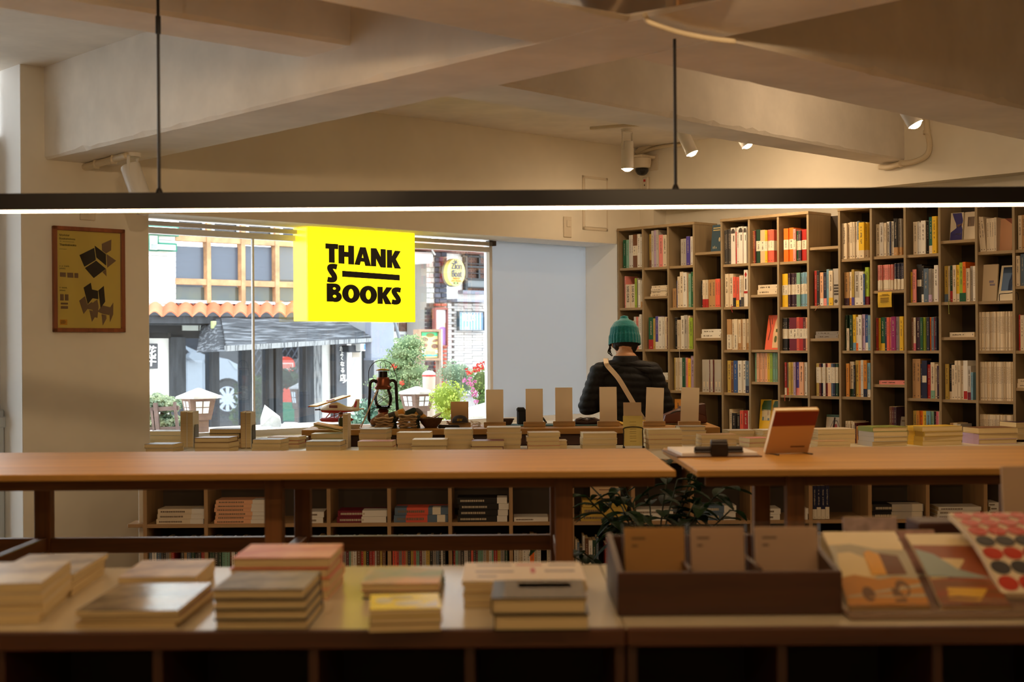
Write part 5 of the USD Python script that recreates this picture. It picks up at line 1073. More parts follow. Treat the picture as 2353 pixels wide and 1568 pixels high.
def softbox(x0,x1,y0,y1,z0,z1,r): return hull(np.vstack([ball((x,y,z),r,2)[0] for x in (x0+r,x1-r) for y in (y0+r,y1-r) for z in (z0+r,z1-r)]))
part('body', hull(np.vstack([ball((x,y,z),.014,2)[0] for x,z in ((-.12,.02),(.12,.02),(.11,.10),(-.02,.085),(-.11,.05)) for y in (-.05,.05)])), mat((92,44,24),.4), t, smooth=70)
part('flap', hull(np.vstack([ball((x,y,z),.008,2)[0] for x,z in ((-.02,.100),(.115,.118),(.118,.06)) for y in (-.06,.05)])), mat((78,36,20),.4), t, smooth=70); part('handle', tube(bez([(-.12,-.05,.04),(-.07,-.06,.075),(-.02,-.06,.082),(.0,-.06,.06)],6),.006,7), mat((40,22,16),.4), t)
t = thing('yellow_cloth', 'yellow cloth lying under the leaning display card and white card', 'cloth', (KP(1450,8.5)[0], 8.52, KZ), 0)
part('cloth', grid(lambda s,q: (.36*(s-.55), .08*(q-.5), .03*np.exp(-((s-.18)/.2)**2)+.022*np.exp(-((s-.75)/.12)**2)+.006+.006*np.sin(q*6+s*9)), 26, 8, .006), mat((220,180,70),.8), t, smooth=True)
solo('teal_mat', cb(-.36,.36,-.12,.10,0,.006,.002), mat((60,96,98),.8), 'long teal cloth runner under the display cards', 'runner', (KP(1270,8.55)[0], 8.58, KZ))
solo('dark_pen_case', hull(np.vstack([ball((-.05,0,.012),.011,1)[0], ball((.06,0,.010),.009,1)[0]])), mat((30,26,26),.4), 'slim dark case lying before the cap base', 'case', (KP(1030,8.33)[0], 8.30, KZ+.001))
for k,(px,c,lab) in enumerate(((1037,(150,104,84),'small reddish cloth fold behind the basket of paper'),(1092,(196,170,130),'small bundle of paper tags right of the grey cap'))):
    t = thing('paper_bundle', lab, 'paper', (KP(px,8.5)[0], 8.52, KZ), .2*k)
    for q in range(4): part('leaf', mv(grid(lambda s,w_: (.06*(s-.5), .05*(w_-.5), .004*np.sin(s*6+q)), 5, 4, .002), (0,0,.007+.007*q), RY(.08*q)), mat(c,.8), t)

# ------------------------------------------------------------------ dark plant under the tables
t = thing('potted_plant', 'dark green leafy potted plant on the floor between table and bench', 'plant', (.60, 5.98, 0), 0)
part('pot', lathe([(.001,0),(.11,0),(.14,.22),(.15,.24),(.13,.24),(.12,.2),(.001,.2)],24), mat((80,66,56),.6), t, smooth=40)
r = random.Random(3); stems, leaves = [], []
def leaf(base, dirv, L, w, droop):
    d = np.array(dirv, float); d /= np.linalg.norm(d); s = np.cross(d, [0,0,1]); s /= max(np.linalg.norm(s),1e-6); n = np.cross(s, d)
    pts = []
    for k in range(6):
        q = k/5; c = np.array(base) + d*L*q + np.array([0,0,-droop*q*q*L]); ww = w*math.sin(math.pi*min(q*.92+.05,1))**.8
        pts += [c - s*ww + n*ww*.25, c + np.array([0,0,-.002]), c + s*ww + n*ww*.25]
    f = []
    for k in range(5):
        a = k*3; f += [(a,a+1,a+4),(a,a+4,a+3),(a+1,a+2,a+5),(a+1,a+5,a+4)]
    return np.array(pts), np.array(f)
for k in range(24):
    a = k*2.4; R_ = r.uniform(.06,.38); zt_ = r.uniform(.55,.93)
    end = np.array([R_*math.cos(a)*1.25, R_*math.sin(a)*.7, zt_]); st = bez([(0,0,.2), end*[.35,.35,.7], end], 6)
    part('stem', tube(st, .0035, 5), mat((40,44,22),.6), t)
    for q in range(11):
        b = st[int(len(st)*(.45+.53*q/11))]; an = a + r.uniform(-1.8,1.8); lf = leaf(b, (math.cos(an), math.sin(an), r.uniform(-.1,.6)), r.uniform(.07,.15), r.uniform(.02,.038), r.uniform(.2,.7)); leaves.append(lf)
LF = leafmat((36,62,32),(14,32,18))
for k, lf in enumerate(leaves): part('leaf', lf, LF, t)

# ================================================================== the person
def chain(bones, refine=.02, smooth=8):
    out = None
    for (a, ra), (b, rb) in bones:
        sa = trimesh.creation.icosphere(2,1).vertices*np.asarray(ra)+np.asarray(a); sb = trimesh.creation.icosphere(2,1).vertices*np.asarray(rb)+np.asarray(b)
        m = manifold3d.Manifold.hull_points(np.vstack([sa, sb])); out = m if out is None else out + m
    out = out.refine_to_length(refine); k = out.to_mesh(); tm = trimesh.Trimesh(np.array(k.vert_properties[:,:3]), np.array(k.tri_verts), process=True)
    trimesh.smoothing.filter_taubin(tm, iterations=smooth); return tm
PY = 9.35; px_ = float(atY(1438, 850, PY)[0])
t = thing('person', 'person in black quilted jacket and teal knit beanie seen from behind', 'person', (px_, PY, 0), 0)
SKIN = mat((206,152,112), .5, .4)
def sym(f): return [b for s in (-1, 1) for b in f(s)]
def arm(s, e=0.0): return [(((s*.165,0,1.255),(.062+e,.062+e,.055+e)), ((s*.252,-.01,1.03),.047+e)), (((s*.252,-.01,1.03),.047+e), ((s*.115,.25,1.055),.034+e*.8))]
def leg(s, e=0.0): return [(((s*.085,.0,.84),.092+e), ((s*.095,.015,.46),.062+e)), (((s*.095,.015,.46),.062+e), ((s*.09,-.02,.09),.045+e))]
hc = np.array([0,.085,1.460])
def hand(s):
    w = np.array([s*.115,.25,1.055]); p = np.array([s*.075,.31,1.07]); out = [((w,.028),(p,(.018,.034,.034)))]
    for i, (dz, L) in enumerate(((.024,.070),(.008,.078),(-.009,.072),(-.025,.056))):
        a = p + [s*-.006,.022,dz]; b = a + np.array([-s*.018, L*.55, .0]); c = b + np.array([-s*.030, L*.12, .004])
        out += [((a,.0095),(b,.0085)), ((b,.0085),(c,.0075))]
    a = p + [0,-.012,.030]; b = a + np.array([-s*.022,.03,.016]); c = b + np.array([-s*.02,.02,-.002]); out += [((a,.011),(b,.0095)),((b,.0095),(c,.008))]
    return out
bones = [((hc,(.074,.090,.105)), (hc+[0,.012,-.05],(.062,.075,.075))), ((hc+[0,-.02,-.06],.052), ((0,.0,1.335),.056)), (((0,.0,1.345),(.075,.06,.05)), ((0,.0,1.2),(.15,.095,.1))), (((0,.0,1.2),(.15,.095,.1)), ((0,.0,.98),(.13,.09,.1))), (((0,0,.98),(.13,.09,.1)), ((0,0,.86),(.14,.1,.08))), ((hc+[0,.09,-.015],.014), (hc+[0,.104,-.035],.015))]
bones += [((hc+[s*.074,-.005,-.02],(.010,.020,.030)), (hc+[s*.080,-.008,-.018],(.008,.018,.028))) for s in (-1,1)]
for s in (-1,1): bones += [((hc+[s*.02,.075,-.085],.01), (hc+[0,.092,-.088],.012))]
body = chain(bones + sym(arm) + sym(leg) + sym(hand) + [((( s*.09,-.02,.09),.045), ((s*.1,.12,.035),.033)) for s in (-1,1)], .013, 6)
part('body', (np.array(body.vertices), np.array(body.faces)), SKIN, t, smooth=True)
for s in (-1,1):
    part('eye', ball(hc+[s*.031,.082,.006],.011,2), mat((40,26,20),.2), t, smooth=True); part('eyebrow', tube([hc+[s*.016,.092,.026], hc+[s*.032,.09,.031], hc+[s*.048,.08,.026]], .003, 6), mat((26,18,16),.8), t)
part('mouth', tube([hc+[-.022,.094,-.064], hc+[0,.100,-.066], hc+[.022,.094,-.064]], .004, 6), mat((150,70,64),.5), t)
# hair below the hat
HAIR = mat((26,18,16), .6, .4, var=.4, scale=60.0, stretch=(1,1,.15))
hm = chain([((hc+[0,-.012,.02],(.086,.088,.080)), (hc+[0,-.020,-.012],(.082,.072,.050))), ((hc+[-.045,-.03,-.03],(.036,.034,.034)), (hc+[-.035,-.03,-.045],(.03,.03,.03))), ((hc+[.05,-.03,-.03],(.036,.036,.04)), (hc+[.045,-.03,-.055],(.03,.03,.03)))], .012, 4); v = np.array(hm.vertices); keep = v.copy()
part('hair', (v + (meshkit.fbm(v*60)[:,None]-.5)*.006*np.array([1,1,.3]), np.array(hm.faces)), HAIR, t, smooth=True)
part('hair_lock', join([tube(bez([hc+[-.088,-.01,.0], hc+[-.104+.004*k,-.012,-.025], hc+[-.094-.006*k,-.014,-.045-.01*k], hc+[-.100+.006*k,-.016,-.062-.012*k]],5), .004, 6) for k in range(4)]+[tube(bez([hc+[-.098,-.01,-.05], hc+[-.102,-.015,-.085], hc+[-.085,-.02,-.105]],5),.0016,5)]), HAIR, t)
# beanie
def hat(s, q):
    a = s*2*math.pi; zz = np.interp(q, [0,.05,.30,.34,.55,.75,.88,.95,1.0], [-.005,-.008,.055,.060,.105,.145,.165,.180,.192]); rr = np.interp(q, [0,.05,.28,.34,.55,.75,.88,.93,.97,1.0], [.100,.107,.104,.099,.094,.068,.032,.026,.026,.002])
    rib = 1 + (.022*np.sin(a*26))*np.where(q < .33, 1, np.exp(-(q-.33)*9))
    lump = 1 + .03*np.sin(a*2+1)*np.clip(q-.5,0,1)
    return (rr*rib*lump*np.cos(a), rr*rib*lump*np.sin(a)*1.08, zz)
hv, hf = grid(hat, 157, 34)
HK = mat((26,122,126), .95, .1, var=.25, scale=90.0, bump=.004, sheen=.4)
part('beanie', mv((hv, hf), hc+[0,-.008,-.02], RX(-.16)), HK, t, smooth=True)
# jacket, with quilted rows
jb = [(((0,-.0,1.335),(.070,.062,.03)), ((0,-.0,1.315),(.088,.075,.03))), (((0,-.0,1.315),(.088,.078,.04)), ((0,-.0,1.19),(.190,.115,.09))), (((0,-.0,1.30),(.10,.085,.05)), ((-.165,0,1.255),(.07,.08,.06))), (((0,-.0,1.30),(.10,.085,.05)), ((.165,0,1.255),(.07,.08,.06))), (((0,-.0,1.19),(.190,.118,.09)), ((0,0,1.0),(.170,.115,.1))), (((0,0,1.0),(.170,.115,.1)), ((0,0,.86),(.178,.125,.06)))]
jk = chain(jb + sym(lambda s: [(((s*.165,0,1.255),(.074,.080,.064)), ((s*.252,-.012,1.03),.064)), (((s*.252,-.012,1.03),.064), ((s*.13,.225,1.052),.048))]), .012, 10)
v = np.array(jk.vertices); n = np.array(jk.vertex_normals)
q = np.abs(np.sin(v[:,2]*math.pi/.048 + .6*np.sin(v[:,0]*9))); v = v + n*(.009*(q**.6-.6)[:,None]) * np.clip((1.335-v[:,2])/.03,0,1)[:,None]
JK = mat((24,23,26), .72, .3, var=.3, scale=30.0, bump=.002)
part('jacket', (v, np.array(jk.faces)), JK, t, smooth=True)
col = grid(lambda s,q_: ((.078+.026*(1-q_))*np.cos(s*2*math.pi), .004+(.070+.022*(1-q_))*np.sin(s*2*math.pi), 1.298+.062*q_), 40, 6, .012); part('collar', col, JK, t, smooth=True)
tr_ = chain([(((0,0,.88),(.15,.105,.06)), ((0,0,.82),(.15,.11,.06)))] + sym(lambda s: leg(s, .012)), .02, 8); part('trousers', (np.array(tr_.vertices), np.array(tr_.faces)), mat((40,42,52),.8), t, smooth=True)
for s in (-1,1):
    sh_ = chain([((( s*.09,-.03,.05),(.046,.05,.05)), ((s*.1,.13,.032),(.042,.04,.032)))], .015, 5); part('shoe', (np.array(sh_.vertices)-[0,0,.0], np.array(sh_.faces)), mat((50,40,34),.6), t, smooth=True)
# bag strap over the left shoulder, down to the right hip
pathxz = [(-.135,1.315),(-.122,1.29),(-.06,1.215),(.0,1.115),(.05,1.03),(.10,.95),(.16,.88)]
def backy(x, z):
    k = (np.abs(v[:,0]-x) < .022) & (np.abs(v[:,2]-z) < .03); return float(v[k,1].min()) if k.any() else -.1
P = [np.array([x, backy(x,z)-.007, z]) for x, z in pathxz]; P = [np.array([-.12,.08,1.31]), np.array([-.13,.03,1.342])] + P
P = bez(P, 5); rib = []
for i in range(len(P)):
    d = P[min(i+1,len(P)-1)] - P[max(i-1,0)]; d /= np.linalg.norm(d); nrm = np.array([0,-1,.25]) if P[i][1] < 0 else np.array([0,-.2,1]); sd = np.cross(d, nrm); sd /= np.linalg.norm(sd); o = np.cross(sd, d); rib += [P[i]-sd*.016, P[i]+sd*.016, P[i]+sd*.016+o*.003, P[i]-sd*.016+o*.003]
f = []
for i in range(len(P)-1):
    for k in range(4): a, b = i*4+k, i*4+(k+1)%4; f += [(a,b,b+4),(a,b+4,a+4)]
part('bag_strap', (np.array(rib), np.array(f)), mat((230,204,172),.7), t)
t = thing('shoulder_bag', 'small canvas bag hanging at the right hip of the person', 'bag', (px_+.25, PY-.02, .62), 0); part('body', cb(-.05,.05,-.12,.14,0,.24,.02), mat((196,170,138),.8), t); part('flap', cb(-.055,.056,-.125,.145,.14,.25,.015), mat((186,158,126),.8), t)
t = thing('book', 'open book held up by the person in the black jacket', 'book', (px_, PY+.36, 1.03), 0); part('cover', join([mv(bx(0,.10,0,.003,0,.15),(0,0,0),RZ(.25)), mv(bx(-.10,0,0,.003,0,.15),(0,0,0),RZ(-.25))]), cm('cream'), t); part('page_block', join([mv(bx(0,.095,-.006,0,.003,.147),(0,0,0),RZ(.25)), mv(bx(-.095,0,-.006,0,.003,.147),(0,0,0),RZ(-.25))]), PAGEV, t)
# ================================================================== the street outside
import glob
def cjk(s, h, d=.004):
    try:
        from PIL import Image, ImageDraw, ImageFont
        font = ImageFont.truetype(glob.glob('/opt/blender-*/*/datafiles/fonts/Noto Sans CJK Regular.woff2')[0], 96)
        im = Image.new('L', (130, 150)); ImageDraw.Draw(im).text((15, 10), s, 255, font, stroke_width=3)
        on = np.pad(np.asarray(im) > 127, ((0,0),(1,1))).astype(np.int8); d_ = np.diff(on, axis=1)
        r0, c0 = np.nonzero(d_ == 1); c1 = np.nonzero(d_ == -1)[1]
        g = unary_union([sbox(a, -r-1, b, -r) for a, b, r in zip(c0, c1, r0)]).buffer(.6).buffer(-.6).simplify(.8)
        x0, y0, x1, y1 = g.bounds; k = h/96
        g = affinity.affine_transform(g, [k,0,0,k,-(x0+x1)/2*k,-(y0+y1)/2*k]); return extr(g, d)
    except Exception:
        return bx(-h*.3, h*.3, -h*.03, h*.03, 0, d)
FV, GZ = 14.0, -.35
ASPH = mat((216,214,210), .9, .2, var=.15, scale=5.0)
struct('street_ground', quv(-12, 40, VW+.38, 40, GZ-.1, GZ), ASPH)
def fth(name, label, cat, px, v, group=None, z=0.0, py=800, kind=None):
    p = atV(px, py, v); t = thing(name, label, cat, uv(pu(p), v, z), AU, group, kind); return t, pu(p), v
def fbox(O, px0, py0, px1, py1, v, d=.1, b=0.0):
    _, ou, ov = O; pm, qm = (px0+px1)/2, (py0+py1)/2
    u0, u1 = pu(atV(px0, qm, v))-ou, pu(atV(px1, qm, v))-ou; z1, z0 = float(atV(pm, py0, v)[2]), float(atV(pm, py1, v)[2])
    f = (lambda *a: cb(*a, b)) if b else bx
    return f(u0, u1, v-ov, v-ov+d, z0, z1)
def fpt(O, px, py, v): p = atV(px, py, v); return np.array([pu(p)-O[1], v-O[2], p[2]])
def fpoly(O, poly, v, d=.02, y=0.0):
    """polygon in picture pixels, laid on the plane at v"""
    def m(g):
        return Polygon([(fpt(O,x,y_,v)[0], fpt(O,x,y_,v)[2]) for x,y_ in g.exterior.coords], [[(fpt(O,x,y_,v)[0], fpt(O,x,y_,v)[2]) for x,y_ in i.coords] for i in g.interiors])
    gs = [m(g) for g in getattr(poly, 'geoms', [poly])]
    return mv(join([extr(g, d) for g in gs]), (0, v-O[2]+y+d, 0), STAND)
WP = mat((236,236,234), .8, .2, var=.05, scale=3.0); DKW = mat((70,74,80), .75, .3, var=.35, scale=4.0, stretch=(6,6,.7)); DKW2 = mat((86,90,96), .8, .2, c2=(150,154,158), scale=5.0, stretch=(12,12,.9), ramp=(.5,.62))
OW = mat((196,156,118), .75, .3, var=.35, scale=6.0); OW2 = mat((196,206,214), .6, .3, var=.15, scale=6.0)
# --- restaurant house across the street
O = fth('house', 'white and dark timber house with orange eave tiles across the street', 'house', 340, FV)
t = O[0]
y = 500
while y < 700:
    part('plank', fbox(O, 255, y, 404, y+11.6, FV+.02+.004*(int(y)%3), .06), WP, t); y += 12.4
part('wall', fbox(O, 150, 480, 404, 700, FV+.08, .2), mat((190,190,190),.8), t)
cols_ = [(404,474),(486,553),(565,631),(643,712),(724,795),(806,860)]
rows_ = [(500,551),(567,644),(660,693)]
GLS = mat((84,94,110), .25, .5, var=.12, scale=60.0, stretch=(.05,.05,4.0)); GLD = mat((52,50,50), .15, .5, var=.4, scale=8.0); GLB = mat((70,82,92), .1, .5, var=.35, scale=3.0, c2=(92,98,86))
for (a,b) in cols_:
    for k,(c,d) in enumerate(rows_):
        part('pane', fbox(O, a+(6 if k == 0 else 0), c, b-(6 if k == 0 else 0), d-(7 if k == 0 else 0), FV+.07, .02), (GLD,GLS,GLB)[k], t)
        if k == 0:
            part('sash', join([fbox(O, a, c, a+7, d, FV+.04, .05), fbox(O, b-7, c, b, d, FV+.04, .05), fbox(O, a+7, d-8, b-7, d, FV+.04, .05)]), OW2, t)
        if k == 1: part('sash', fbox(O, b-4, c, b, d, FV+.045, .04), OW, t)
for x0,x1 in ((474,486),(553,565),(631,643),(712,724),(795,806)): part('mullion', fbox(O, x0+2, 500, x1-1, 697, FV+.0, .1), OW, t)
for y0,y1 in ((552,562),(646,657),(693,698)): 
    part('crossbar', fbox(O, 404, y0+1, 860, y1+3, FV+.01, .09), OW if y0 < 690 else OW2, t)
TILE = [mat(c, .7, .3, var=.12, scale=6.0) for c in ((224,128,92),(230,140,104),(216,120,86))]
tp = [323, 357, 393.5, 427.5, 460.5, 491.5, 522.5, 553.5, 584, 613.5, 643.5, 673, 702, 731]
for i, x in enumerate(tp):
    w = 33.5 - .25*i
    A, B = fpt(O, x, 703, FV+.1), fpt(O, x-2, 728.5+.1*i, FV-.42)
    hw = abs(fpt(O, x+w/2, 720, FV-.2)[0]-fpt(O, x, 720, FV-.2)[0])
    def tile(s, q, A=A, B=B, hw=hw):
        c = (.5+.5*np.cos((s-.5)*2*math.pi))**.62
        return (A[0]+(B[0]-A[0])*q+(s-.5)*2*hw, A[1]+(B[1]-A[1])*q, A[2]+(B[2]-A[2])*q + c*hw*.60)
    part('roof_tile', grid(tile, 17, 5, .012), TILE[i%3], t, smooth=40)
part('eave_board', fbox(O, 290, 728, 860, 745, FV-.36, .1), DKW, t)
part('soffit', fbox(O, 290, 742, 860, 748, FV-.3, .5), DKW, t)
part('transom', fbox(O, 296, 746, 860, 778, FV+.02, .08), mat((54,56,60),.8), t)
for x0,x1 in ((420,456),(460,498)): part('transom_panel', fbox(O, x0, 748, x1, 760, FV+.0, .03), mat((214,222,220),.6), t)
for x0,x1,m_ in ((394,417,DKW),(417,428,DKW),(489,505,DKW),(564,582,DKW),(619,629,DKW),(635,650,DKW),(704,722,DKW),(722,741,DKW2),(765,773,DKW),(838,860,DKW)):
    part('post', fbox(O, x0, 775, x1, 1120, FV-.03, .16), m_, t)
part('wall_panel', fbox(O, 250, 765, 394, 1120, FV+.02, .12), WP, t)
for x0,x1 in ((741,765),(798,838)): part('wall_panel', fbox(O, x0, 775, x1, 1120, FV+.02, .12), WP, t)
SG = pane((.62,.66,.70), ior=1.35)
for x0,x1 in ((428,489),(505,564),(582,619),(629,635),(650,704)): part('pane', fbox(O, x0, 775, x1, 1120, FV+.04, .01), SG, t)
part('door_rail', fbox(O, 582, 990, 704, 1010, FV+.02, .06), DKW, t)
part('roof_slab', join([fbox(O, 150, 380, 860, 500, FV+.0, .3)]), WP, t)
# green edged letters on the white siding
O = fth('wall_letter', 'white channel letters edged in green on the upper white siding', 'sign', 372, FV-.1); t = O[0]
GRN = mat((20,120,95), .5)
for i,(a,b,c,d) in enumerate(((345,521,408,539),(347,541,362,574),(347,561,404,574))):
    part('edge', fbox(O, a-3.5, b-3, c+3, d+3, FV-.06, .05), GRN, t); part('letter', fbox(O, a, b+1, c, d, FV-.09, .05), mat((200,212,210),.5), t)
# awning
O = fth('awning', 'weathered grey wooden awning board sloping over the shopfront', 'awning', 660, FV-.2); t = O[0]
tl, tr_, bl_, br = fpt(O,507,737,FV-.40), fpt(O,815,742,FV-.40), fpt(O,519,797,FV-1.0), fpt(O,850,776,FV-1.0)
AWM = mat((124,130,138), .9, .1, c2=(70,74,80), scale=2.6, stretch=(1.0,6,16), ramp=(.48,.66), bump=.006)
for k in range(3):
    a, b = k/3, (k+1)/3 - .006
    def S(s, q, a=a, b=b):
        q = a+(b-a)*q; P = [(tl[i]*(1-s)+tr_[i]*s)*(1-q)+(bl_[i]*(1-s)+br[i]*s)*q for i in range(3)]
        P[2] = P[2] - .05*q*np.sin(s*2.6+.3) + .006*np.sin(s*23+k); return P
    part('plank', grid(S, 24, 5, .03), AWM, t)
part('end_board', hexa([tl+[-.06,0,.02], tl+[-.06,.3,.0], tl+[0,0,.02], tl+[0,.3,0], bl_+[-.06,0,-.05], bl_+[-.06,.5,-.06], bl_+[0,0,-.05], bl_+[0,.5,-.06]]), AWM, t)
part('front_strip', hexa([bl_+[0,-.01,-.05], bl_+[0,.03,-.05], bl_+[0,-.01,.01], bl_+[0,.03,.01], br+[.03,-.01,-.05], br+[.03,.03,-.05], br+[.03,-.01,-.005], br+[.03,.03,-.005]]), DKW2, t)
O = fth('bamboo_holder', 'small bamboo piece at the upper left corner of the awning', 'ornament', 493, FV-.5); part('piece', fbox(O, 489, 738, 498, 756, FV-.5, .05, .006), mat((170,176,130),.6), O[0])
# signs with characters
O = fth('wall_sign', 'dark sign with two white brush characters on the white wall', 'sign', 340, FV-.04); t = O[0]
part('board', fbox(O, 306, 790, 363, 848, FV-.04, .05, .004), mat((84,86,92),.7), t)
for s, yy in (('花',807),('牛',829)): p = fpt(O, 347, yy, FV-.045); part('lettering', mv(cjk(s, .125, .01), p, STAND @ RZ(-.08)), WP, t)
O = fth('hanging_sign', 'tall dark sign with white vertical brush lettering on the shopfront', 'sign', 785, FV-.06); t = O[0]
part('board', fbox(O, 773, 776, 798, 1000, FV-.06, .06, .004), mat((92,96,104),.75,var=.15,scale=4.0), t)
for s, px, yy, h in (('が',784.5,801,.062),('よ',785,813,.06),('く',785,823.5,.055),('な',786,836.5,.066),('る',786.5,851,.068),('店',787,868,.09)):
    p = fpt(O, px, yy, FV-.065); part('lettering', mv(cjk(s, h, .008), p, STAND), WP, t)
O = fth('meter_box', 'black meter box with a paper strip under the awning end', 'box', 816, FV-.2); t = O[0]
part('case', fbox(O, 801, 794, 830, 810, FV-.2, .15, .01), mat((58,62,68),.6), t); part('paper', fbox(O, 810, 810, 827, 822, FV-.12, .01), mat((190,180,168),.8), t)
part('cable', tube(bez([fpt(O,818,823,FV-.12), fpt(O,812,840,FV-.12), fpt(O,803,860,FV-.12), fpt(O,797,873,FV-.15), fpt(O,788,880,FV-.18)],5), .008, 6), mat((220,222,222),.5), t)
O = fth('sticker_box', 'white box with a blue picture below the awning end', 'box', 838, FV-.3); part('case', fbox(O, 829, 790, 853, 807, FV-.3, .2, .01), WP, O[0]); part('picture', fbox(O, 837, 791, 848, 804, FV-.305, .01), mat((80,140,220),.5), O[0])
O = fth('board_sign', 'blue grey back of a board sign hanging beside the awning', 'sign', 878, FV-1.0); t = O[0]
part('board', fbox(O, 853, 715, 905, 825, FV-1.0, .12, .006), mat((132,140,158),.6,var=.06), t); part('stay', tube([fpt(O,906,735,FV-.9), fpt(O,920,788,FV-.8)], .02, 8), mat((130,136,146),.5), t); part('lower_lip', fbox(O, 853, 823, 893, 828, FV-1.0, .14), mat((120,128,146),.6), t)
part('bracket', fbox(O, 845, 740, 853, 790, FV-.9, .5), mat((150,156,164),.6), t)
# --- neighbour building on the right
O = fth('neighbour_building', 'grey and white neighbour building with brick pillar and long white brick wall', 'building', 1000, FV); t = O[0]
GREY = mat((168,170,172), .8, .2, var=.05, scale=2.0)
part('wall', fbox(O, 838, 540, 985, 1120, FV+.5, .15), GREY, t)
part('door_frame', fbox(O, 972, 600, 980, 1120, FV+.42, .1), mat((190,196,200),.5), t); part('door_handle', fbox(O, 951, 747, 957, 763, FV+.45, .05, .008), mat((205,208,208),.4), t)
part('upper_wall', fbox(O, 1026, 500, 1130, 697, FV+.1, .2), WP, t)
part('canopy_beam', fbox(O, 900, 553, 1130, 566, FV-.5, .3), mat((196,140,128),.7,var=.2,scale=4.0), t); part('canopy_beam', fbox(O, 900, 567, 1130, 577, FV-.2, .4), mat((134,92,84),.7,var=.2), t)
BD = [mat(c, .8, .2, bump=.003) for c in ((86,90,104),(96,100,114),(76,80,94))]; BRD = [mat(c, .8, .2, bump=.003) for c in ((160,78,66),(176,90,78),(140,66,58))]; BG = [mat(c, .8) for c in ((196,196,192),(184,184,182),(206,206,202))]; BK = [mat(c,.8) for c in ((66,60,62),(84,64,62),(56,54,58))]
part('pillar_core', fbox(O, 981, 575, 1027, 1120, FV+.0, .4), mat((150,146,142),.9), t)
y = 580; k = 0
while y < 905:
    dark = y < 695; h = 11.8 if dark else 8.9
    off = 0 if k%2 == 0 else 6
    xs = [1001, 1014-off*.6, 1028]
    for a, b in zip(xs[:-1], xs[1:]): part('brick', fbox(O, a+.6, y, b-.6, y+h-(2.2 if dark else 3.0), FV-.045-.012*((k+int(a))%2), .08, .006), (BD if dark else BRD)[(k+int(a))%3], t)
    for a, b in (((981,990.5),(990.5,1000)) if k%2 else ((981,986),(986,996),(996,1000))): part('brick', fbox(O, a+.4, y, b-.4, y+h-1.6, FV+.0-.012, .05), (BG if dark else BK)[(k+int(b))%3], t)
    y += h; k += 1
WB = [mat(c, .75, .2, var=.05, scale=3.0) for c in ((196,194,194),(186,184,186),(204,202,200))]
part('backing_wall', fbox(O, 1029, 696, 1132, 1120, FV+.06, .2), mat((158,156,158),.8), t)
y = 698; k = 0
while y < 905:
    if k % 2 == 0: segs = ((1029,1038),(1044.5,1085),(1086,1130))
    else: segs = ((1029,1066),(1067,1108),(1109,1130))
    for a, b in segs: part('brick', fbox(O, a, y, b-.3, y+5.3, FV+.0+.006*((k+int(a))%3), .08), WB[(k+int(a))%3], t)
    y += 6.05; k += 1
part('ledge', fbox(O, 1051, 688, 1130, 694, FV-.15, .3), mat((142,148,164),.6), t)
# balcony window
part('balcony_sill', fbox(O, 1064, 668, 1130, 676, FV+.0, .2), mat((124,132,148),.6), t)
part('balcony_back', fbox(O, 1064, 560, 1130, 668, FV+.085, .02), usdkit.material(stage, '/World/Looks/far_brick', {'tc': ('texture_coordinate', {}), 'mp': ('mapping', {'rotation': (math.pi/2, 0, 0)}), 'b': ('brick_texture', {'color1': lin((110,70,60)), 'color2': lin((90,56,50)), 'mortar': lin((140,132,126)), 'scale': 10.0}), 'p': ('principled_bsdf', {'roughness': .8})}, [('tc.object','mp.vector'),('mp.vector','b.vector'),('b.color','p.base_color')], surface='p.BSDF'), t)
for a,b,c,d in ((1070,582,1075,668),(1101,575,1104,610),(1064,588,1130,592),(1066,606,1130,608),(1075,612,1130,616),(1100,618,1104,640),(1075,628,1130,629.5),(1064,640,1130,644),(1075,660,1130,662)): part('balcony_bar', fbox(O, a, b, c, d, FV+.03, .04), mat((46,52,58),.5), t)
part('balcony_panel', fbox(O, 1075, 645, 1130, 661, FV+.05, .02), mat((116,124,130),.4), t)
O = fth('wall_lamp_box', 'long white lamp box under the canopy right of the yellow sign', 'lamp', 970, FV-.2); part('case', fbox(O, 940, 579, 998, 604, FV-.2, .35, .03), WP, O[0]); part('strap', tube([fpt(O,992,574,FV-.2), fpt(O,1000,586,FV-.2)], .012, 6), mat((200,200,200),.5), O[0])
O = fth('oval_sign', 'yellow oval restaurant sign with palm tree lettering on the white wall', 'sign', 1048, FV-.25); t = O[0]
el = affinity.scale(Point(1048,626).buffer(1,32), 20.5, 31.5)
part('board', fpoly(O, el, FV-.25, .07, .0), mat((246,232,132),.5), t, 'pale yellow oval')
part('rim', fpoly(O, affinity.translate(affinity.scale(el, 1.03, 1.02), -1.2, .8), FV-.22, .09), mat((120,126,120),.5), t)
def ftxt(O, s, px, py, pxw, v, h, m, bold=False):
    mm_ = text(s, h, .006, bold); w = mm_[0][:,0].max(); p0, p1 = fpt(O, px, py, v), fpt(O, px+pxw, py, v); k = (p1[0]-p0[0])/w
    return mv((mm_[0]*np.array([k,1,1]), mm_[1]), p0+[0,-.001,0], STAND)
NV = mat((74,80,104),.6); ORT = mat((214,130,70),.6)
part('lettering', join([ftxt(O,'Zion',1037,618,24,FV-.255,.075,NV,True), ftxt(O,'Boat',1037,636,24,FV-.255,.075,NV,True)]), NV, t)
part('small_lettering', join([ftxt(O,'Jamaican',1040,641.5,16,FV-.255,.024,ORT), ftxt(O,'Jerk Chicken',1037,647,22,FV-.255,.024,ORT)]), ORT, t)
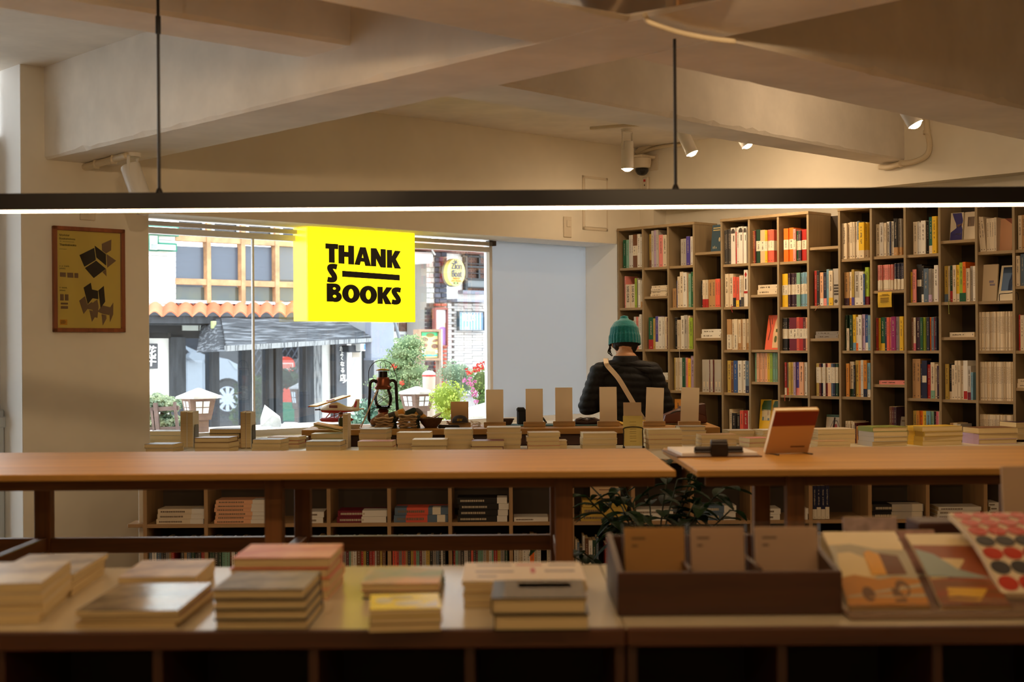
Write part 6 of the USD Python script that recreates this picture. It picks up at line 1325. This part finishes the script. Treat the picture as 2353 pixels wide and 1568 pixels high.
part('palm', fpoly(O, unary_union([LineString([(1048,605),(1042,600)]).buffer(.7),LineString([(1048,605),(1045,597)]).buffer(.7),LineString([(1048,605),(1050,597.5)]).buffer(.7),LineString([(1048,605),(1054,601)]).buffer(.7),LineString([(1048,605),(1054,606)]).buffer(.7),LineString([(1041,621),(1050,623.5),(1061,621.5)]).buffer(.7)]), FV-.256, .006), NV, t)
part('flag', fpoly(O, unary_union([Polygon([(1043,648.5),(1046,651),(1043,653.5)]),Polygon([(1053,648.5),(1050,651),(1053,653.5)])]), FV-.256, .006), mat((50,50,50),.6), t); part('flag', fpoly(O, unary_union([Polygon([(1044,648.2),(1052,648.2),(1048,650.6)]),Polygon([(1044,653.8),(1052,653.8),(1048,651.4)])]), FV-.256, .006), mat((70,160,120),.6), t)
O = fth('striped_poster', 'framed poster with blue and white stripes on the white brick wall', 'poster', 1085, FV-.06); t = O[0]
part('frame', fpoly(O, sbox(1055,716,1115,760).difference(sbox(1057,718,1113.5,758.5)), FV-.08, .05), mat((60,84,96),.5), t); part('sheet', fbox(O, 1056, 717, 1114, 759, FV-.05, .03), mat((236,242,246),.5), t)
part('stripe', join([fbox(O, x, 719.5, x+4, 757.5, FV-.053, .004) for x in (1058,1065,1072,1079,1085,1092,1098.5,1105.5)]), mat((120,160,214),.5), t)
part('lettering', join([ftxt(O,'MIDS',1064,738,28,FV-.055,.09,WP,True), fbox(O,1068,752,1077,757.5,FV-.056,.004)]), mat((226,242,246),.5), t)
O = fth('wall_poster', 'brown framed poster with a purple circle on the brick pillar', 'poster', 1014, FV-.15); t = O[0]
part('frame', fpoly(O, sbox(1000,708,1030,797).difference(sbox(1003,712,1028,794)), FV-.16, .06), mat((130,72,66),.6), t); part('sheet', fbox(O, 1002, 711, 1029, 795, FV-.12, .03), mat((224,208,186),.5), t)
part('picture', fbox(O, 1003, 713, 1028, 742, FV-.123, .004), mat((222,228,238),.5), t); part('picture', fpoly(O, affinity.scale(Point(1017,765).buffer(1,24), 11, 14).union(Polygon([(1014,775),(1026,770),(1024,793),(1012,793)])), FV-.125, .004), mat((150,110,170),.5), t)
O = fth('photo_notice', 'white notice with dark photographs on the grey wall under the yellow sign', 'notice', 925, FV+.42); t = O[0]
part('sheet', fbox(O, 906, 738, 940, 792, FV+.44, .02), mat((224,226,228),.6), t); part('photo', join([fbox(O, 907, 742, 915, 762, FV+.43, .01), fbox(O, 917, 742, 937, 762, FV+.43, .01)]), mat((120,84,72),.6,var=.5,scale=14.), t); part('print', join([fbox(O, 915, 769, 935, 774, FV+.43, .01), fbox(O, 915, 778, 937, 779, FV+.43, .01), fbox(O, 918, 782, 930, 784, FV+.43, .01)]), mat((150,152,158),.6), t)
# menu board on a post
MV = 11.6
O = fth('menu_board', 'wood framed food menu board on a post before the brick pillar', 'sign', 988, MV); t = O[0]
FRM = mat((168,140,118), .8, .2, var=.25, scale=8.0)
part('frame', fpoly(O, sbox(962,757,1014,829).difference(sbox(967.5,762.5,1009,823.5)), MV-.03, .09), FRM, t); part('backing', fbox(O, 967, 762, 1010, 824, MV+.02, .02), FRM, t); part('side', fbox(O, 1012, 757, 1017, 850, MV+.0, .08), mat((214,208,200),.7), t)
part('sheet', fbox(O, 968.5, 763.5, 1008.5, 822.5, MV+.0, .02), mat((238,220,140),.4), t); part('green_band', fbox(O, 969, 764, 1008, 772.5, MV-.004, .005), mat((50,176,120),.5), t)
def ell(x, y, a, b, r=0): return affinity.rotate(affinity.scale(Point(x,y).buffer(1,16), a, b), r)
part('logo', fpoly(O, ell(989,770.5,9,4.4), MV-.006, .004), mat((120,110,40),.5), t); part('dish', fpoly(O, unary_union([ell(977,780,7,4.5,12), ell(1000.5,783,6.5,3,-20), ell(976.5,793.5,6,4), ell(999,796,7,5.5)]), MV-.004, .004), mat((140,104,86),.6,var=.5,scale=30.), t); part('dish', fpoly(O, unary_union([ell(973,805,4,6), ell(1004,808,4,4)]), MV-.004, .004), mat((214,226,224),.6), t); part('dish', fpoly(O, unary_union([ell(985,811,6,4), ell(995,812,5,4), ell(978,789,3.5,2)]), MV-.005, .004), mat((214,150,120),.6), t); part('footer', fbox(O, 969, 815, 1008, 819, MV-.004, .004), mat((90,190,190),.5), t)
for x in (966, 1013): part('post', fbox(O, x-2.5, 829, x+2.5, 1060, MV+.0, .06), mat((150,130,116),.8), t)
# garden bed with stones, lanterns, shrubs
BEDZ = .74
SOIL = mat((196,190,180), .95, .1, var=.3, scale=6.0, bump=.01)
solo('garden_bed', join([cb(0, 7.0, 0, 3.1, GZ, BEDZ-.04, .02)]), SOIL, 'raised stone garden bed outside the shop window', 'planter', uv(2.6, 8.6, 0), AU)
def at_bed(px, py): return atZ(px, py, BEDZ)
STN = [mat(c, .9, .2, var=.35, scale=9.0, bump=.01) for c in ((206,210,214),(186,192,198),(222,224,226))]
for i,(px,py,Y,a,b,c,lab) in enumerate(((624,968,10.3,.085,.06,.075,'tall pointed white stone right of the second bookend'),(612,992,10.15,.08,.07,.05,'low grey stone at the foot of the pointed stone'),(668,985,10.3,.10,.07,.055,'rounded grey stone left of the toy plane'),(692,998,10.15,.10,.07,.05,'bright white stone next to the window table corner'),(640,999,10.1,.09,.06,.05,'flat white stone behind the bench books'),(655,1002,10.05,.08,.06,.04,'small pale stone behind the bench books'))):
    r = np.random.default_rng(i); p = r.normal(size=(16,3)); p /= np.linalg.norm(p,axis=1,keepdims=True); p *= np.array([a,b,c])*r.uniform(.85,1.1,(16,1))
    if i == 0: p = np.vstack([p, [[-.05,0,.12]]])
    w = atY(px, py, Y); solo('stone', hull(p), STN[i%3], lab, 'stone', w, .3*i)
def foliage(c, rad, n, size, seed, flat=.0, shell=.75):
    r = np.random.default_rng(seed); d = r.normal(size=(n,3)); d /= np.linalg.norm(d,axis=1,keepdims=True); q = r.uniform(shell, 1.05, (n,1))
    q *= 1 + .12*np.sin(d[:,:1]*7+seed)*np.cos(d[:,2:]*6)
    p = d*q*np.array(rad) + np.array(c)
    nrm = d + r.normal(size=(n,3))*.6; a = np.cross(nrm, r.normal(size=(n,3))); a /= np.linalg.norm(a,axis=1,keepdims=True); b = np.cross(nrm, a); b /= np.linalg.norm(b,axis=1,keepdims=True)
    s = size*r.uniform(.6,1.3,(n,1)); v = np.stack([p-a*s*.5, p+b*s*.9*.5+d*s*.2, p+a*s*.5+d*s*.35, p-b*s*.9*.5+d*s*.2], 1).reshape(-1,3)
    i = np.arange(n)*4; return v, np.vstack([np.stack([i,i+1,i+2],1), np.stack([i,i+2,i+3],1)])
def shrub(name, label, cat, loc, blobs, n, size, c, c2, seed, trunk=.02, th_=.3, flowers=()):
    t = thing(name, label, cat, loc)
    part('foliage', join([foliage(b[:3], b[3:], int(n*b[3]*b[5]/.02), size, seed+k) for k, b in enumerate(blobs)]), leafmat(c, c2), t, kind='stuff')
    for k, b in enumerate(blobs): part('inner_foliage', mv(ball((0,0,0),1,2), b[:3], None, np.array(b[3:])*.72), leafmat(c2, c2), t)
    part('stem', tube([(0,0,-.0),(0.005,0,th_*.6),(0,0,th_)], trunk, 7), mat((92,70,54),.8), t)
    for nm, m_, fl, rr in flowers:
        for f_ in fl: part(nm, foliage(f_, (rr,rr,rr), 26, rr*.9, seed+int(abs(f_[0])*900)), m_, t)
    return t
def bedat(px, Y): p = atY(px, 950, Y); return np.array([p[0], p[1], BEDZ-.04])
def hz(py, Y, px=950): return float(atY(px, py, Y)[2]) - BEDZ + .04
Yc = 12.4; s = Yc/F
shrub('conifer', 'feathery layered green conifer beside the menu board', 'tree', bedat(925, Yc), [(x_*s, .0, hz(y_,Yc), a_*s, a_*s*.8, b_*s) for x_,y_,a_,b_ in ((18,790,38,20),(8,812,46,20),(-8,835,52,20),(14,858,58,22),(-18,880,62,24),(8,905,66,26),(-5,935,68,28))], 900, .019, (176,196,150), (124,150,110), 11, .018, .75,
      [('flower', mat((222,80,60),.6), [(-16*s,-.14,hz(842,Yc)),(2*s,-.16,hz(879,Yc))], .022)])
Yb = 12.0; s = Yb/F
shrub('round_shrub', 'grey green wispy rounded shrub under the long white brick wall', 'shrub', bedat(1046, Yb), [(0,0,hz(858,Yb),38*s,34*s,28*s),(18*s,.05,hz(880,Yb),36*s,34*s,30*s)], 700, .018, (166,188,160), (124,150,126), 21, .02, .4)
Yt = 10.9; s = Yt/F
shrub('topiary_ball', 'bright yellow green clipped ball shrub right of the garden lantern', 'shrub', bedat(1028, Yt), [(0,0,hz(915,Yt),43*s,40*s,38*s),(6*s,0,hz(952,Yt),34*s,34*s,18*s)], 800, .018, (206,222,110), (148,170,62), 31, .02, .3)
Yf = 11.4; s = Yf/F
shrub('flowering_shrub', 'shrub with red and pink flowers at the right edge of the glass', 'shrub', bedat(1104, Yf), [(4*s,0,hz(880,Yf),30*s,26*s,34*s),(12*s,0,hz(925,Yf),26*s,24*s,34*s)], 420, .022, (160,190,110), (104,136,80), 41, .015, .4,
      [('red_flower', mat((224,66,60),.6), [(2*s,-.1,hz(842,Yf)),(-8*s,-.1,hz(848,Yf)),(12*s,-.1,hz(839,Yf)),(-24*s,-.1,hz(855,Yf))], .026), ('pink_flower', mat((226,130,190),.6), [(-36*s,-.1,hz(874,Yf)),(-22*s,-.12,hz(872,Yf)),(-18*s,-.12,hz(884,Yf)),(-12*s,-.12,hz(880,Yf)),(-16*s,-.12,hz(896,Yf)),(-10*s,-.12,hz(903,Yf)),(-14*s,-.12,hz(908,Yf)),(-9*s,-.12,hz(924,Yf)),(-26*s,-.12,hz(882,Yf))], .016)])
Yl = 11.2; s = Yl/F
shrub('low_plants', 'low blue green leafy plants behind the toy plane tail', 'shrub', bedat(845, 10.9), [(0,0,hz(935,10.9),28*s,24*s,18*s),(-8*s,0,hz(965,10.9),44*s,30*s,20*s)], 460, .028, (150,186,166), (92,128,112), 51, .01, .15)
solo('white_cover', hull(np.vstack([ball((x,y_,z),.03,2)[0] for x,y_,z in ((-.18,0,0),(.25,0,.02),(.12,0,.085),(.25,.1,.10),(-.1,.1,.02))])), mat((240,240,240),.8), 'rounded bright white cover standing behind the two leftmost tall cards', 'cover', atY(1100, 955, 10.5), 0)
bp = atY(986, 893, 11.75); bz = float(bp[2]); t = thing('bin', 'pale round bin with a red band under the menu board', 'bin', (bp[0], bp[1], BEDZ-.04)); bz -= BEDZ-.04
part('barrel', lathe([(.001,0),(.045,0),(.052,bz),(.055,bz+.115),(.001,bz+.115)],20), mat((206,190,178),.6), t, smooth=40); part('lid', lathe([(.056,bz+.115),(.05,bz+.13),(.03,bz+.145),(.001,bz+.15)],20), WP, t, smooth=40); part('band', lathe([(.054,bz+.1),(.057,bz+.1),(.058,bz+.112),(.054,bz+.112)],20), mat((206,60,60),.5), t)
def garden_lantern(label, px, Y, yroof, yeave, ybot, hw, bw, rot, name='garden_lantern', z0=None):
    s = Y/F; p = atY(px, yeave, Y); zb = BEDZ-.04 if z0 is None else z0
    t = thing(name, label, 'lantern', (p[0], p[1], zb), rot, None)
    ze, zr, zl = float(p[2])-zb, float(atY(px,yroof,Y)[2])-zb, float(atY(px,ybot,Y)[2])-zb
    R = hw*s*1.05
    part('roof', join([lathe([(R,ze),(R*.98,ze+.012),(.012,zr),(.001,zr)],6), lathe([(.001,ze-.01),(R,ze-.006),(R,ze),(.001,ze)],6)]), mat((206,202,200),.8,var=.25,scale=10.,bump=.004), t)
    b0, b1 = bw*s, bw*s*.72; zh = (ze-zl)
    BRN = mat((128,104,94), .75, .2, var=.25, scale=9.0)
    def fr(r0, z0_, r1, z1_): return hexa([(x*r, y_*r, z) for x in (-1,1) for y_ in (-1,1) for z, r in ((z0_, r0), (z1_, r1))])
    part('body', fr(b1, zl, b0, ze), BRN, t); part('pedestal', fr(b1*.8, 0, b1*.8, zl), BRN, t)
    for k in range(4):
        M = RZ(k*math.pi/2)
        def on(xa, xb, qa, qb, e): 
            f = lambda q: b1+(b0-b1)*q
            return mv(hexa([(x*f(q)*.9, -f(q)-e*(1-d) + d*.004, zl+zh*q) for x in (xa,xb) for d in (1,0) for q in (qa,qb)]), (0,0,0), M)
        part('pane', on(-.62,.62,.30,.84,.004), mat((236,242,248),.5), t)
        part('pane_bar', join([on(-.04,.04,.30,.84,.008), on(-.64,.64,.55,.58,.008)]), BRN, t)
    return t
garden_lantern('near brown garden lantern with pale roof behind the first bookend', 456, 10.8, 892, 914, 965, 52, 31, .55)
garden_lantern('brown garden lantern with pale roof left of the clipped ball shrub', 958, 11.4, 888, 904, 945, 43, 29, .75)
# hedge with a dark rail fence
Yh = 12.0; s = Yh/F
t = thing('hedge', 'small leaved variegated hedge growing through the rail fence', 'hedge', (float(atY(372,950,Yh)[0]), Yh, 0), 0)
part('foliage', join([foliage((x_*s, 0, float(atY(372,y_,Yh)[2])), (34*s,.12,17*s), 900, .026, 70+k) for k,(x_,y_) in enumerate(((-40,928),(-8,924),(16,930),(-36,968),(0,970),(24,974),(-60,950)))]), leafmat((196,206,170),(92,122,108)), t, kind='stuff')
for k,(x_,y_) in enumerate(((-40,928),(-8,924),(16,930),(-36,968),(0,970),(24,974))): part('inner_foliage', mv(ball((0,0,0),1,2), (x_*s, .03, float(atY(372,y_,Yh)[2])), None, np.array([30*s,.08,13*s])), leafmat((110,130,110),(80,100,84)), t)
part('stem', tube([(0,.02,GZ),(0,.02,.9)], .02, 6), mat((80,66,56),.8), t)
t = thing('rail_fence', 'dark wooden rail fence with leaning posts around the hedge', 'fence', (float(atY(372,950,Yh-.15)[0]), Yh-.15, 0), 0)
s = (Yh-.15)/F
def FZp(x, y_): return np.array([(x-372)*s, 0, float(atY(x,y_,Yh-.15)[2])])
WF = mat((112,94,90), .8, .2, var=.3, scale=9.0)
def bar(a, b, w, d=.04): 
    a, b = np.array(a), np.array(b); q = (b-a)/np.linalg.norm(b-a); n_ = np.array([-q[2],0,q[0]])*w
    return hexa([c+e*n_+[0,f_,0] for c in (a,b) for e in (-1,1) for f_ in (0,d)])
for a,b,w in (((325,943),(410,938),.017),((325,986),(412,984),.012)): part('rail', bar(FZp(*a), FZp(*b), w), WF, t)
for a,b,w in (((358,926),(368,1040),.016),((402,924),(414,1040),.010),((350,944),(360,1040),.010)): part('post', mv(bar(FZp(*a), FZp(*b), w), (0,-.03,0)), WF, t)
# --- seen in the dark glass: the car and garden beyond it
BVV = 27.0
solo('far_wall', quv(0, 40, BVV, BVV+.3, GZ, 3.6), mat((64,66,72),.8,var=.3,scale=2.0), 'dark far wall seen through the shopfront glass', 'wall')
CV = 21.5
O = fth('car', 'white car front half seen in the dark framed glass', 'car', 500, CV); t = O[0]
prof = [(250,772),(330,768),(400,776),(430,797),(470,815),(525,826),(552,842),(563,866),(567,905),(560,928),(556,934)]
arch = [(523+41*math.cos(a), 915-46*math.sin(a)) for a in np.linspace(0.0, math.pi, 14)]
body_ = Polygon(prof + [(566,915)][:0] + arch + [(470,940),(250,942)]).buffer(0)
CAR = mat((176,182,190), .15, .6, coat=.6)
part('body', fpoly(O, body_, CV, 1.7), CAR, t); part('side_window', fpoly(O, Polygon([(262,782),(395,784),(428,803),(440,815),(262,826)]), CV-.012, .01), mat((40,46,56),.1), t)
part('wheel_well', fpoly(O, Polygon(arch+[(482,945),(564,945)]).buffer(0), CV+.35, .3), mat((24,24,28),.9), t)
part('tyre', fpoly(O, affinity.scale(Point(523,917).buffer(1,32), 37, 41).difference(affinity.scale(Point(523,917).buffer(1,32), 26, 29)), CV+.02, .2), mat((36,38,42),.8), t)
sp = unary_union([affinity.rotate(Polygon([(523-3,917),(523+3,917),(523+4.2,917-27),(523-4.2,917-27)]), a, origin=(523,917)) for a in range(0,360,36)] + [Point(523,917).buffer(6)] + [affinity.scale(Point(523,917).buffer(1,32), 26.5, 29.5).difference(affinity.scale(Point(523,917).buffer(1,32), 23.5, 26.5))])
part('rim', fpoly(O, sp, CV+.03, .04), mat((206,210,216),.25,metal=.5), t); part('rim_back', fpoly(O, affinity.scale(Point(523,917).buffer(1,24), 24, 27), CV+.10, .03), mat((54,58,64),.6), t)
part('mirror', fpoly(O, Polygon([(436,820),(441,813),(456,812),(468,822),(466,830),(450,830)]).buffer(2), CV-.18, .14), CAR, t); part('headlight', fpoly(O, Polygon([(526,829),(548,838),(558,852),(556,856),(540,848)]), CV-.012, .03), mat((190,196,200),.1), t)
part('door_line', fpoly(O, LineString([(468,822),(476,850),(478,890),(474,920)]).buffer(.5), CV-.006, .01), mat((150,154,160),.5), t)
Yg = 19.0; s = Yg/F
def gz(px, Y, z=GZ): p = atY(px, 950, Y); return np.array([p[0], p[1], z])
def hg(py, Y, px=600): return float(atY(px, py, Y)[2]) - GZ
shrub('round_bush', 'round dark green bush in front of the white car wheel', 'shrub', gz(580, Yg), [(0,0,hg(905,Yg),40*s,40*s,40*s),(-14*s,0,hg(955,Yg),36*s,34*s,30*s)], 130, .06, (92,124,62), (54,78,42), 81, .04, .6)
Yg2 = 20.5; s = Yg2/F
shrub('dark_conifer', 'dark spiky conifer before the lattice in the shop glass', 'shrub', gz(648, Yg2), [(-10*s,0,hg(880,Yg2),18*s,18*s,32*s),(12*s,0,hg(870,Yg2),26*s,20*s,22*s)], 150, .07, (80,104,70), (46,62,46), 91, .04, .7)
O = fth('orange_sign', 'round orange standing sign behind the dark glass', 'sign', 662, 19.0); t = O[0]
part('board', fpoly(O, affinity.scale(Point(659,840).buffer(1,24), 19, 20), 19.0, .08), mat((236,74,46),.5), t); part('label', fpoly(O, sbox(643,834,674,850), 18.99, .02), mat((236,206,190),.5), t); part('print', fpoly(O, unary_union([sbox(645+4*k,837,647.5+4*k,847) for k in range(7)]), 18.985, .01), mat((226,90,60),.5), t)
part('stand', fpoly(O, Polygon([(651,862),(664,862),(676,905),(682,940),(648,940),(646,890)]), 19.0, .3), mat((230,76,48),.6), t)
O = fth('stone_figure', 'dark rounded stone behind the glass at the orange sign foot', 'stone', 632, 18.6); part('stone', mv(ball((0,0,0),1,2), fpt(O,630,922,18.6), None, np.array([.11,.1,.09])) if False else mv(ball((0,0,0),1,2), fpt(O,632,924,18.6), None, None) if False else (ball((0,0,0),1,2)[0]*np.array([.12,.1,.1])+fpt(O,630,922,18.6), ball((0,0,0),1,2)[1]), mat((70,74,78),.8), O[0])
O = fth('green_cloth', 'green cloth draped under the orange sign behind the glass', 'cloth', 665, 18.4); part('cloth', fpoly(O, Polygon([(648,925),(678,925),(686,950),(676,968),(642,968)]), 18.4, .12), mat((40,128,92),.8), O[0])
garden_lantern('brown garden lantern with pale roof seen inside the dark glass', 690, 18.0, 879, 893, 940, 28, 18, .6, z0=GZ)
O = fth('lattice_panel', 'dark diamond lattice panel behind the shopfront glass', 'lattice', 640, 23.0); t = O[0]
part('backing', fbox(O, 575, 770, 715, 960, 23.1, .05), mat((44,46,52),.8), t)
for k in range(-8, 16):
    for sg in (1,-1):
        l = LineString([(580+k*15, 775), (580+k*15+sg*110, 960)]).intersection(sbox(580,775,710,960))
        if not l.is_empty and l.length > 12: part('lath', fpoly(O, l.buffer(1.0, cap_style='flat'), 23.0+.02*sg, .02), mat((86,90,98),.7), t)
# the rows of small and thin books, joined
v, f = np.vstack(PV), np.vstack(PF); c = np.vstack(PC)
g = usdkit.mesh(stage, '/World/small_book_spines', (v, f), VCOL)
UsdGeom.PrimvarsAPI(g).CreatePrimvar('tone', Sdf.ValueTypeNames.Color3fArray, 'vertex').Set(Vt.Vec3fArray.FromNumpy(c.astype(np.float32)))
setd(g.GetPrim(), label='rows of thin book spines packed between the larger books on the shelves', category='books', kind='stuff')
